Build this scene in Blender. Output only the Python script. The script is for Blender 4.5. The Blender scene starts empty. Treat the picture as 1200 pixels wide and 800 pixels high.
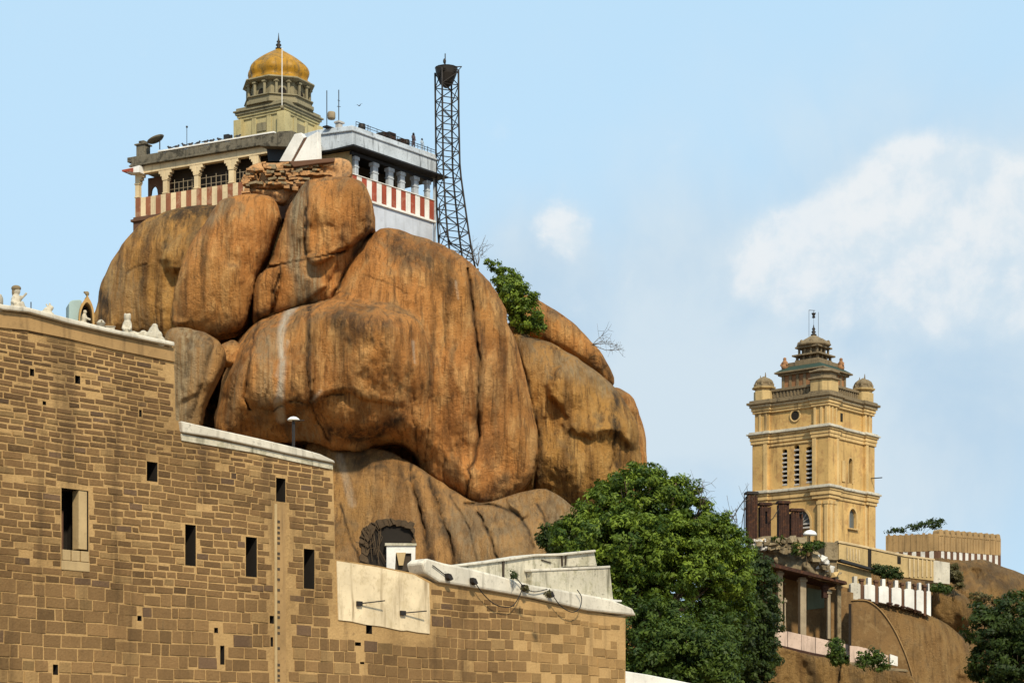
import bpy, math, random
import numpy as np
from mathutils import Vector, Matrix
from mathutils.geometry import tessellate_polygon

R = math.radians
random.seed(7)
rng = np.random.default_rng(11)
scene = bpy.context.scene
COL = scene.collection

# ------------------------------------------------------------------ camera
F, HY, CZ = 2400.0, 900.0, 1.7          # focal length in photo pixels, horizon row, eye height
cam_d = bpy.data.cameras.new('camera')
cam = bpy.data.objects.new('camera', cam_d)
COL.objects.link(cam)
cam.location = (0, 0, CZ)
cam.rotation_euler = (R(90), 0, 0)
cam_d.sensor_width = 36
cam_d.lens = 72
cam_d.shift_y = 500 / 1200
cam_d.clip_start = 1
cam_d.clip_end = 20000
scene.camera = cam

# ------------------------------------------------------------------ sun, sky, exposure
SUN_AZ, SUN_EL = 16, 43                 # degrees to the right of the direction behind the camera, height
sun_dir = Vector((math.sin(R(SUN_AZ)) * math.cos(R(SUN_EL)), -math.cos(R(SUN_AZ)) * math.cos(R(SUN_EL)), math.sin(R(SUN_EL))))
sd = bpy.data.lights.new('sun', 'SUN')
sd.energy = 4.7
sd.angle = R(4.0)
sd.color = (1.0, 0.88, 0.66)
sun = bpy.data.objects.new('sun', sd)
COL.objects.link(sun)
sun.rotation_euler = (-sun_dir).to_track_quat('-Z', 'Y').to_euler()
scene.view_settings.view_transform = 'Standard'
scene.view_settings.look = 'None'
scene.view_settings.gamma = 1
scene.view_settings.use_curve_mapping = False
scene.view_settings.exposure = 0.0


class NT:
    """small helper for writing node trees"""
    def __init__(s, tree):
        s.t = tree

    def n(s, typ, **kw):
        nd = s.t.nodes.new(typ)
        for k, v in kw.items():
            setattr(nd, k, v)
        return nd

    def l(s, a, b):
        s.t.links.new(a, b)

    def val(s, sock, v):
        if isinstance(v, bpy.types.NodeSocket):
            s.l(v, sock)
        else:
            sock.default_value = v

    def math(s, op, a, b=0.0, c=0.0, clamp=False):
        nd = s.n('ShaderNodeMath', operation=op, use_clamp=clamp)
        s.val(nd.inputs[0], a)
        s.val(nd.inputs[1], b)
        s.val(nd.inputs[2], c)
        return nd.outputs[0]

    def vmath(s, op, a, b=(0, 0, 0)):
        nd = s.n('ShaderNodeVectorMath', operation=op)
        s.val(nd.inputs[0], a)
        s.val(nd.inputs[1], b)
        return nd.outputs['Value'] if op in ('LENGTH', 'DOT_PRODUCT', 'DISTANCE') else nd.outputs[0]

    def noise(s, vec, scale, detail=4, rough=0.55, dist=0.0):
        nd = s.n('ShaderNodeTexNoise')
        s.val(nd.inputs['Vector'], vec)
        nd.inputs['Scale'].default_value = scale
        nd.inputs['Detail'].default_value = detail
        nd.inputs['Roughness'].default_value = rough
        nd.inputs['Distortion'].default_value = dist
        return nd.outputs[0]

    def ramp(s, fac, lo, hi, a=0.0, b=1.0):
        nd = s.n('ShaderNodeMapRange', interpolation_type='SMOOTHSTEP')
        s.val(nd.inputs[0], fac)
        for i, v in enumerate((lo, hi, a, b)):
            nd.inputs[i + 1].default_value = v
        return nd.outputs[0]

    def mix(s, fac, a, b, blend='MIX'):
        nd = s.n('ShaderNodeMix', data_type='RGBA', blend_type=blend)
        s.val(nd.inputs['Factor'], fac)
        for k, v in ((6, a), (7, b)):
            if isinstance(v, tuple) and len(v) == 3:
                v = v + (1,)
            s.val(nd.inputs[k], v)
        return nd.outputs[2]

    def attr(s, name, out='Fac'):
        return s.n('ShaderNodeAttribute', attribute_name=name).outputs[out]


world = bpy.data.worlds.new('World')
scene.world = world
world.use_nodes = True
w = NT(world.node_tree)
world.node_tree.nodes.clear()
sky = w.n('ShaderNodeTexSky', sky_type='NISHITA', sun_disc=False, sun_elevation=R(SUN_EL), sun_rotation=R(180 - SUN_AZ),
          air_density=1.0, dust_density=1.2, ozone_density=1.0)
bg = w.n('ShaderNodeBackground')
bg.inputs['Strength'].default_value = 0.1
dvec = w.n('ShaderNodeTexCoord').outputs['Generated']


def sky_dir(px, py):
    return Vector(((px - 600) / F, 1, (HY - py) / F)).normalized()


nlow = w.noise(dvec, 9, 7, 0.55, 0.3)
nmid = w.noise(dvec, 26, 8, 0.6, 0.2)
nhi = w.noise(dvec, 60, 6, 0.6)


def blob(px, py, r):
    d = w.vmath('DISTANCE', dvec, tuple(sky_dir(px, py)))
    return w.ramp(d, 0.0, r / F, 1.0, 0.0)


def addall(lst):
    o = lst[0]
    for q in lst[1:]:
        o = w.math('MAXIMUM', o, q)
    return o


pale = w.mix(0.72, sky.outputs[0], (6.5, 9.4, 11.6))                     # a hazy tropical sky
haze_band = w.ramp(w.n('ShaderNodeSeparateXYZ').outputs[2], 0, 1) if False else None
sep = w.n('ShaderNodeSeparateXYZ')
w.l(dvec, sep.inputs[0])
low = w.ramp(sep.outputs[2], 0.36, 0.10, 0.0, 1.0)
base_sky = w.mix(w.math('MULTIPLY', low, 0.6), pale, (5.2, 7.2, 9.0))
# broad thin grey veil of cloud on the right
veil_b = addall([blob(820, 420, 330), blob(1080, 400, 420), blob(640, 360, 190), blob(1230, 330, 300)])
veil = w.ramp(w.math('ADD', w.math('MULTIPLY', veil_b, 0.85), w.math('MULTIPLY', nlow, 0.75)), 0.35, 1.05, 0.0, 0.9)
veil_c = w.mix(w.ramp(nlow, 0.36, 0.64), (5.0, 6.6, 8.1), (6.6, 7.7, 8.5))
s1 = w.mix(veil, base_sky, veil_c)
# brighter heaped clouds
def total(lst):
    o = lst[0]
    for q in lst[1:]:
        o = w.math('ADD', o, q)
    return o


bank = total([blob(1080, 235, 110), blob(1160, 240, 105), blob(1020, 265, 105), blob(1100, 310, 150), blob(930, 290, 95), blob(1190, 330, 150), blob(890, 320, 90), blob(1000, 340, 150), blob(1250, 270, 140), blob(1060, 195, 60), blob(1135, 205, 55)])
puff = total([blob(636, 268, 46), blob(664, 264, 50), blob(680, 286, 36), blob(655, 272, 50)])
bill = w.math('ADD', w.math('MULTIPLY', w.math('SUBTRACT', nmid, 0.5), 1.3), w.math('MULTIPLY', w.math('SUBTRACT', nhi, 0.5), 0.7))
bank_m = w.math('MULTIPLY', w.math('MINIMUM', bank, 1.0), w.ramp(sep.outputs[2], 0.165, 0.25))
heap_f = w.math('ADD', w.math('ADD', w.math('MULTIPLY', bank_m, 0.9), w.math('MULTIPLY', puff, 0.42)), w.math('MULTIPLY', bill, w.math('ADD', 1.0, w.math('MULTIPLY', w.math('MINIMUM', puff, 1.0), 0.9))))
heap = w.ramp(heap_f, 0.12, 1.05, 0.0, 0.74)
lit_n = w.noise(w.vmath('ADD', dvec, (-0.004, 0.0, 0.010)), 26, 8, 0.6, 0.2)
rim = w.ramp(w.math('ADD', w.math('MULTIPLY', w.math('SUBTRACT', nmid, lit_n), 0.7), w.math('MULTIPLY', heap_f, 0.10)), -0.02, 0.18)
heap_c = w.mix(rim, (7.3, 8.2, 8.8), (9.1, 9.2, 9.2))
s2 = w.mix(heap, s1, heap_c)
w.l(s2, bg.inputs[0])
wo = w.n('ShaderNodeOutputWorld')
w.l(bg.outputs[0], wo.inputs[0])

# ------------------------------------------------------------------ materials


def new_mat(name):
    m = bpy.data.materials.new(name)
    m.use_nodes = True
    m.node_tree.nodes.clear()
    t = NT(m.node_tree)
    p = t.n('ShaderNodeBsdfPrincipled')
    o = t.n('ShaderNodeOutputMaterial')
    t.l(p.outputs[0], o.inputs[0])
    p.inputs['Roughness'].default_value = 0.85
    p.inputs['Specular IOR Level'].default_value = 0.25
    return m, t, p, o


def bump(t, p, h, strength, dist):
    b = t.n('ShaderNodeBump')
    b.inputs['Strength'].default_value = strength
    b.inputs['Distance'].default_value = dist
    t.l(h, b.inputs['Height'])
    t.l(b.outputs[0], p.inputs['Normal'])


def stretched(t, k, ky=1.0):
    pos = t.n('ShaderNodeNewGeometry').outputs['Position']
    mp = t.n('ShaderNodeMapping')
    mp.inputs['Scale'].default_value = (1, ky, k)
    t.l(pos, mp.inputs[0])
    return pos, mp.outputs[0]


def weathered(name, base, stain=(0.05, 0.045, 0.035), amount=0.5, streak=0.5, scale=1.0, rough=0.85, patch=None, patch_amt=0.0, bmp=0.25):
    """paint, plaster or stone with rain streaks, grime and uneven tone"""
    m, t, p, o = new_mat(name)
    pos, st = stretched(t, 0.12)
    big = t.noise(pos, 0.35 * scale, 5)
    fine = t.noise(pos, 3.0 * scale, 6, 0.65)
    strk = t.noise(st, 1.6 * scale, 6, 0.6)
    c = t.mix(t.ramp(big, 0.3, 0.7), tuple(x * 0.82 for x in base), tuple(min(1, x * 1.1) for x in base))
    if patch:
        c = t.mix(t.math('MULTIPLY', t.ramp(t.noise(pos, 0.9 * scale, 6, 0.65), 0.5, 0.62), patch_amt), c, patch)
    g = t.math('MULTIPLY', t.ramp(strk, 0.5, 0.78), streak)
    g2 = t.math('MULTIPLY', t.ramp(fine, 0.52, 0.8), amount)
    c = t.mix(t.math('MAXIMUM', g, g2), c, stain)
    t.l(c, p.inputs['Base Color'])
    p.inputs['Roughness'].default_value = rough
    bump(t, p, fine, bmp, 0.08)
    return m


def plain(name, base, rough=0.6, metal=0.0, var=0.25):
    m, t, p, o = new_mat(name)
    pos = t.n('ShaderNodeNewGeometry').outputs['Position']
    n = t.noise(pos, 4.0, 5, 0.6)
    c = t.mix(n, tuple(x * (1 - var) for x in base), tuple(min(1, x * (1 + var)) for x in base))
    t.l(c, p.inputs['Base Color'])
    p.inputs['Roughness'].default_value = rough
    p.inputs['Metallic'].default_value = metal
    return m


def rock_mat(name, lo, mid, hi, streak=0.55):
    m, t, p, o = new_mat(name)
    pos, st = stretched(t, 0.07, 0.3)
    mp2 = t.n('ShaderNodeMapping')
    mp2.inputs['Scale'].default_value = (1, 0.6, 0.4)
    t.l(pos, mp2.inputs[0])
    big = t.noise(pos, 0.13, 6, 0.6, 0.6)
    med = t.noise(mp2.outputs[0], 0.7, 7, 0.62, 0.4)
    fine = t.noise(pos, 3.2, 8, 0.7)
    strk = t.noise(st, 0.9, 8, 0.62, 0.3)
    strk2 = t.noise(st, 3.4, 6, 0.6, 0.2)
    grain = t.noise(pos, 7.0, 6, 0.75)
    c = t.mix(t.ramp(big, 0.34, 0.55), lo, mid)
    c = t.mix(t.math('MULTIPLY', t.ramp(med, 0.44, 0.66), 0.85), c, hi)
    c = t.mix(t.math('MULTIPLY', t.ramp(t.noise(pos, 0.07, 4, 0.5), 0.42, 0.6), 0.4), c, t.mix(0.5, c, (0.26, 0.17, 0.045)))
    c = t.mix(t.math('MULTIPLY', t.ramp(strk, 0.48, 0.64), streak), c, (0.105, 0.045, 0.015))
    c = t.mix(t.math('MULTIPLY', t.ramp(strk2, 0.53, 0.64), streak * 0.85), c, (0.055, 0.028, 0.013))
    c = t.mix(t.math('MULTIPLY', t.ramp(fine, 0.52, 0.70), 0.3), c, (0.06, 0.033, 0.018))
    c = t.mix(t.math('MULTIPLY', t.ramp(grain, 0.52, 0.7), 0.4), c, t.mix(0.5, hi, (0.55, 0.36, 0.2)))
    c = t.mix(t.math('MULTIPLY', t.ramp(grain, 0.44, 0.28), 0.3), c, (0.05, 0.03, 0.02))
    # hairline cracks and joints
    vo = t.n('ShaderNodeTexVoronoi', feature='DISTANCE_TO_EDGE')
    mp3 = t.n('ShaderNodeMapping')
    mp3.inputs['Scale'].default_value = (0.26, 0.26, 0.045)
    wv_ = t.vmath('ADD', pos, t.vmath('MULTIPLY', t.n('ShaderNodeTexNoise').outputs[1], (0.0, 0.0, 0.0)))
    nz_ = t.n('ShaderNodeTexNoise')
    nz_.inputs['Scale'].default_value = 0.5
    nz_.inputs['Detail'].default_value = 6
    t.l(pos, nz_.inputs['Vector'])
    t.l(t.vmath('ADD', wv_, t.vmath('MULTIPLY', nz_.outputs[1], (3.0, 3.0, 5.0))), mp3.inputs[0])
    t.l(mp3.outputs[0], vo.inputs['Vector'])
    vo.inputs['Scale'].default_value = 1.0
    hair = t.math('MULTIPLY', t.ramp(vo.outputs['Distance'], 0.014, 0.002), t.ramp(t.noise(pos, 0.3, 3), 0.52, 0.64))
    c = t.mix(t.math('MULTIPLY', hair, 0.2), c, (0.03, 0.018, 0.01))
    # lichen and rain grime on the shoulders that face the sky
    nz = t.n('ShaderNodeSeparateXYZ')
    t.l(t.n('ShaderNodeNewGeometry').outputs['Normal'], nz.inputs[0])
    up = t.ramp(nz.outputs[2], 0.25, 0.8)
    lich = t.math('MULTIPLY', t.math('MULTIPLY', up, t.ramp(med, 0.42, 0.6)), 0.55)
    c = t.mix(lich, c, (0.085, 0.06, 0.04))
    # stains, dark crack lines and painted underside shade on the boulders (stored per vertex), broken up by noise
    brk = t.ramp(t.noise(mp2.outputs[0], 1.4, 7, 0.7), 0.28, 0.6)
    c = t.mix(t.math('MULTIPLY', t.attr('grey'), t.ramp(strk2, 0.2, 0.6, 0.45, 1.0)), c, t.mix(t.ramp(strk2, 0.35, 0.65), (0.12, 0.09, 0.055), (0.42, 0.32, 0.19)))
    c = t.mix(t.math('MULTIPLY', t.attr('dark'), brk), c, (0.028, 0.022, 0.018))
    c = t.mix(t.math('MULTIPLY', t.attr('pale'), t.ramp(strk2, 0.25, 0.55, 0.3, 1.0)), c, (0.6, 0.5, 0.38))
    t.l(c, p.inputs['Base Color'])
    p.inputs['Roughness'].default_value = 0.9
    p.inputs['Specular IOR Level'].default_value = 0.15
    h = t.math('ADD', t.math('MULTIPLY', med, 1.2), t.math('ADD', t.math('MULTIPLY', fine, 0.6), t.math('MULTIPLY', strk, 1.0)))
    h = t.math('ADD', h, t.math('SUBTRACT', t.math('MULTIPLY', grain, 0.45), t.math('MULTIPLY', hair, 0.15)))
    bump(t, p, h, 0.9, 0.8)
    return m


def foliage_mat(name, c0, c1):
    m, t, p, o = new_mat(name)
    tint = t.attr('tint')
    c = t.mix(tint, c0, c1)
    t.l(c, p.inputs['Base Color'])
    p.inputs['Roughness'].default_value = 0.55
    tr = t.n('ShaderNodeBsdfTranslucent')
    t.l(t.mix(0.35, c, (0.16, 0.2, 0.01)), tr.inputs[0])
    mx = t.n('ShaderNodeMixShader')
    mx.inputs[0].default_value = 0.3
    t.l(p.outputs[0], mx.inputs[1])
    t.l(tr.outputs[0], mx.inputs[2])
    t.l(mx.outputs[0], o.inputs[0])
    return m


def masonry_mat(name):
    """stones carry their own tone per vertex; smears of old plaster run over them"""
    m, t, p, o = new_mat(name)
    pos, st = stretched(t, 0.1)
    big = t.noise(pos, 0.16, 5, 0.6)
    med = t.noise(pos, 1.6, 7, 0.68, 0.3)
    fine = t.noise(pos, 9.0, 5, 0.7)
    strk = t.noise(st, 0.8, 6, 0.6)
    c = t.attr('Col', 'Color')
    c = t.mix(t.math('MULTIPLY', t.ramp(fine, 0.3, 0.75), 0.35), c, t.mix(1.0, c, (0.45, 0.42, 0.4), 'MULTIPLY'))
    smear = t.math('MULTIPLY', t.ramp(t.math('ADD', med, t.math('MULTIPLY', t.math('SUBTRACT', big, 0.5), 0.9)), 0.54, 0.72), 0.42)
    c = t.mix(smear, c, (0.27, 0.165, 0.068))
    c = t.mix(t.math('MULTIPLY', t.ramp(strk, 0.5, 0.72), 0.6), c, (0.085, 0.05, 0.022))
    c = t.mix(t.math('MULTIPLY', t.ramp(med, 0.62, 0.75), 0.5), c, (0.05, 0.04, 0.03))
    c = t.mix(t.math('MULTIPLY', t.ramp(big, 0.40, 0.66), 0.5), c, t.mix(1.0, c, (0.52, 0.48, 0.42), 'MULTIPLY'))
    t.l(c, p.inputs['Base Color'])
    bump(t, p, t.math('ADD', fine, med), 0.6, 0.07)
    return m


M = {}
M['rock'] = rock_mat('rock_orange', (0.38, 0.155, 0.045), (0.60, 0.255, 0.072), (0.74, 0.40, 0.15), 0.55)
M['rock_brown'] = rock_mat('rock_brown', (0.33, 0.16, 0.046), (0.52, 0.26, 0.072), (0.62, 0.36, 0.13), 0.65)
M['rock_tan'] = rock_mat('rock_tan', (0.33, 0.17, 0.062), (0.50, 0.26, 0.09), (0.58, 0.335, 0.14), 0.45)
M['rock_earth'] = rock_mat('earthy_rock', (0.17, 0.095, 0.036), (0.29, 0.165, 0.062), (0.37, 0.225, 0.09), 0.4)
M['masonry'] = masonry_mat('old_masonry')
M['coping'] = weathered('white_coping', (0.60, 0.55, 0.46), (0.10, 0.085, 0.06), 0.75, 0.6, 1.4)
M['coping_old'] = weathered('mossy_limewash', (0.55, 0.50, 0.39), (0.075, 0.07, 0.04), 0.9, 0.9, 1.3, patch=(0.36, 0.33, 0.23), patch_amt=0.8, bmp=0.5)
M['plaster'] = weathered('cream_plaster', (0.70, 0.57, 0.38), (0.22, 0.15, 0.08), 0.6, 0.85, 1.3, patch=(0.52, 0.41, 0.25), patch_amt=0.6)
M['void'] = plain('interior_shade_tone', (0.018, 0.014, 0.011), 0.9)  # near-black base colour stands in for the shade inside openings
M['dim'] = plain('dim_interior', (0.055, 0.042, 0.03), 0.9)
M['jamb'] = weathered('pale_jamb', (0.46, 0.33, 0.17), (0.12, 0.08, 0.05), 0.4, 0.4)
M['beige'] = weathered('beige_limewash', (0.66, 0.52, 0.32), (0.12, 0.09, 0.06), 0.5, 0.5)
M['white'] = weathered('white_limewash', (0.72, 0.70, 0.66), (0.2, 0.18, 0.15), 0.35, 0.3)
M['bluewhite'] = weathered('blue_white_paint', (0.47, 0.51, 0.56), (0.075, 0.08, 0.085), 0.75, 0.95, 1.6)
M['bluewall'] = weathered('pale_lilac_wall', (0.50, 0.53, 0.60), (0.24, 0.24, 0.25), 0.35, 0.5)
M['red'] = weathered('red_ochre_stripe', (0.32, 0.065, 0.035), (0.10, 0.05, 0.035), 0.5, 0.45, 1.5, patch=(0.42, 0.20, 0.14), patch_amt=0.5)
M['redfade'] = weathered('faded_red_stripe', (0.27, 0.10, 0.05), (0.08, 0.05, 0.03), 0.6, 0.5, 1.5, patch=(0.42, 0.27, 0.17), patch_amt=0.55)
M['roofgrey'] = weathered('mossy_grey_parapet', (0.15, 0.13, 0.095), (0.022, 0.02, 0.015), 1.0, 0.95, 1.5, patch=(0.045, 0.04, 0.03), patch_amt=0.9)
M['black'] = plain('black_fascia', (0.02, 0.02, 0.022), 0.6)
M['iron'] = plain('dark_iron', (0.03, 0.025, 0.022), 0.55, 0.3)
M['rust'] = weathered('rusty_iron', (0.045, 0.020, 0.013), (0.012, 0.008, 0.007), 0.8, 0.9, 2.5, patch=(0.11, 0.045, 0.02), patch_amt=0.7, bmp=0.8)
M['brownbeam'] = weathered('brown_beam', (0.12, 0.06, 0.035), (0.04, 0.025, 0.02), 0.5, 0.3)
M['gold'] = weathered('gold_paint', (0.36, 0.18, 0.012), (0.05, 0.033, 0.012), 0.95, 0.95, 1.8, 0.5, patch=(0.15, 0.09, 0.018), patch_amt=0.75)
M['khaki'] = weathered('khaki_limewash', (0.43, 0.36, 0.185), (0.10, 0.085, 0.05), 0.6, 0.75)
M['khakidark'] = weathered('grimy_khaki', (0.24, 0.205, 0.125), (0.04, 0.036, 0.026), 0.9, 0.75, 1.5)
M['yellow'] = weathered('ochre_limewash', (0.55, 0.355, 0.135), (0.13, 0.075, 0.035), 0.55, 0.85, 1.0, patch=(0.40, 0.23, 0.09), patch_amt=0.7)
M['yellowpale'] = weathered('pale_ochre_trim', (0.58, 0.40, 0.18), (0.13, 0.08, 0.04), 0.6, 0.85)
M['cornice'] = weathered('grimy_cornice', (0.50, 0.38, 0.22), (0.10, 0.085, 0.06), 0.75, 0.55, 1.3)
M['corntop'] = weathered('grey_cornice_top', (0.50, 0.46, 0.38), (0.07, 0.06, 0.045), 0.8, 0.6, 1.6)
M['crown_stone'] = weathered('blackened_limewash', (0.20, 0.15, 0.088), (0.03, 0.025, 0.02), 0.9, 0.85, 1.8)
M['redstone'] = weathered('red_wash_wall', (0.30, 0.15, 0.07), (0.08, 0.05, 0.03), 0.6, 0.5, 1.3)
M['greenpaint'] = weathered('dull_green_band', (0.03, 0.055, 0.04), (0.025, 0.025, 0.02), 0.7, 0.5)
M['glass'] = plain('dusty_glass', (0.10, 0.11, 0.11), 0.25)
M['slat'] = plain('grey_louvre', (0.40, 0.37, 0.34), 0.8)
M['statue'] = weathered('whitewashed_stucco', (0.48, 0.43, 0.34), (0.07, 0.055, 0.04), 0.9, 0.6, 3.5)
M['bluegreen'] = weathered('pale_turquoise_wash', (0.28, 0.36, 0.35), (0.1, 0.1, 0.09), 0.4, 0.4)
M['orangetrim'] = weathered('ochre_arch_trim', (0.40, 0.24, 0.09), (0.08, 0.05, 0.03), 0.5, 0.3)
M['tanwall'] = weathered('tan_wall', (0.46, 0.33, 0.155), (0.10, 0.075, 0.04), 0.6, 0.65, 1.2)
M['ribwall'] = weathered('brown_crenellated_wall', (0.33, 0.215, 0.10), (0.09, 0.06, 0.03), 0.6, 0.7, 1.0)
M['pink'] = weathered('pink_limewash', (0.56, 0.42, 0.34), (0.12, 0.09, 0.07), 0.6, 0.6, 1.2)
M['green_wall'] = weathered('faded_green_panel', (0.17, 0.20, 0.13), (0.06, 0.06, 0.04), 0.5, 0.4)
M['oldwood'] = weathered('weathered_post', (0.30, 0.24, 0.16), (0.08, 0.06, 0.04), 0.6, 0.5, 2.0)
M['ruin'] = weathered('ruined_brickwork', (0.44, 0.235, 0.10), (0.06, 0.04, 0.028), 0.8, 0.35, 2.2, patch=(0.20, 0.13, 0.075), patch_amt=0.85, bmp=1.0)
M['ground'] = weathered('dry_earth', (0.24, 0.17, 0.10), (0.08, 0.07, 0.03), 0.6, 0.0, 0.3)
M['brownplaster'] = weathered('brown_plaster', (0.34, 0.21, 0.09), (0.09, 0.055, 0.028), 0.6, 0.65, 1.2)
M['brownwall'] = weathered('brown_rendered_wall', (0.20, 0.115, 0.045), (0.05, 0.035, 0.022), 0.75, 0.8, 1.2, patch=(0.28, 0.18, 0.08), patch_amt=0.5, bmp=0.6)
M['darkrock'] = weathered('dark_cave_rock', (0.085, 0.055, 0.03), (0.02, 0.016, 0.012), 0.9, 0.5, 2.0, bmp=1.0)
M['bark'] = plain('bark', (0.10, 0.075, 0.05), 0.9)
M['leaf_a'] = foliage_mat('leaf_bright', (0.022, 0.052, 0.006), (0.22, 0.30, 0.03))
M['leaf_b'] = foliage_mat('leaf_mid', (0.018, 0.040, 0.006), (0.10, 0.15, 0.02))
M['leaf_c'] = foliage_mat('leaf_dark', (0.013, 0.027, 0.006), (0.055, 0.085, 0.015))
M['leaf_d'] = foliage_mat('leaf_dry', (0.06, 0.05, 0.02), (0.14, 0.12, 0.045))
M['bird'] = plain('bird_feathers', (0.04, 0.04, 0.045), 0.7)
M['lampwhite'] = plain('white_lamp_shade', (0.8, 0.8, 0.78), 0.4)
M['tarp'] = weathered('white_rubble', (0.6, 0.58, 0.54), (0.15, 0.13, 0.11), 0.5, 0.2, 3.0)
M['rubble'] = weathered('grey_rubble', (0.24, 0.185, 0.11), (0.05, 0.04, 0.028), 0.8, 0.4, 2.0, patch=(0.12, 0.09, 0.05), patch_amt=0.7, bmp=0.9)
M['cable'] = plain('black_cable', (0.015, 0.015, 0.015), 0.6)
M['cloth_a'] = plain('cloth_pale_blue', (0.35, 0.42, 0.5), 0.9)
M['cloth_b'] = plain('cloth_dark', (0.08, 0.06, 0.07), 0.9)
M['skin'] = plain('brown_skin', (0.16, 0.085, 0.05), 0.7)

# ------------------------------------------------------------------ helpers


def at(px, py, Y):
    return Vector(((px - 600) / F * Y, Y, CZ + (HY - py) / F * Y))


def tag(o, label=None, cat=None, group=None, kind=None):
    for k, v in (('label', label), ('category', cat), ('group', group), ('kind', kind)):
        if v:
            o[k] = v
    return o


def thing(name, loc, rz, label, cat, group=None):
    o = bpy.data.objects.new(name, None)
    o.empty_display_size = 0.5
    COL.objects.link(o)
    o.location = loc
    o.rotation_euler = (0, 0, rz)
    return tag(o, label, cat, group)


class Fr:
    """a facade's own frame: x along the facade, y into the building, z up from the base"""
    def __init__(s, px, Y, deg, zbase_py):
        s.o = at(px, zbase_py, Y)
        s.a = R(deg)
        s.c, s.s = math.cos(s.a), math.sin(s.a)

    def ray(s, px, py):
        dx, dy, dz = (px - 600) / F, 1.0, (HY - py) / F
        ox, oy = -s.o.x, -s.o.y
        return (ox * s.c + oy * s.s, -ox * s.s + oy * s.c, CZ - s.o.z), (dx * s.c + dy * s.s, -dx * s.s + dy * s.c, dz)

    def on(s, px, py, y=0.0):
        C, D = s.ray(px, py)
        k = (y - C[1]) / D[1]
        return C[0] + k * D[0], C[2] + k * D[2]

    def onx(s, px, py, x=0.0):
        C, D = s.ray(px, py)
        k = (x - C[0]) / D[0]
        return C[1] + k * D[1], C[2] + k * D[2]

    def poly(s, pts, y=0.0):
        return [s.on(p[0], p[1], y) for p in pts]

    def loc(s, p):
        d = p - s.o
        return Vector((d.x * s.c + d.y * s.s, -d.x * s.s + d.y * s.c, d.z))

    def thing(s, name, label, cat, group=None):
        return thing(name, s.o, s.a, label, cat, group)


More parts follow.
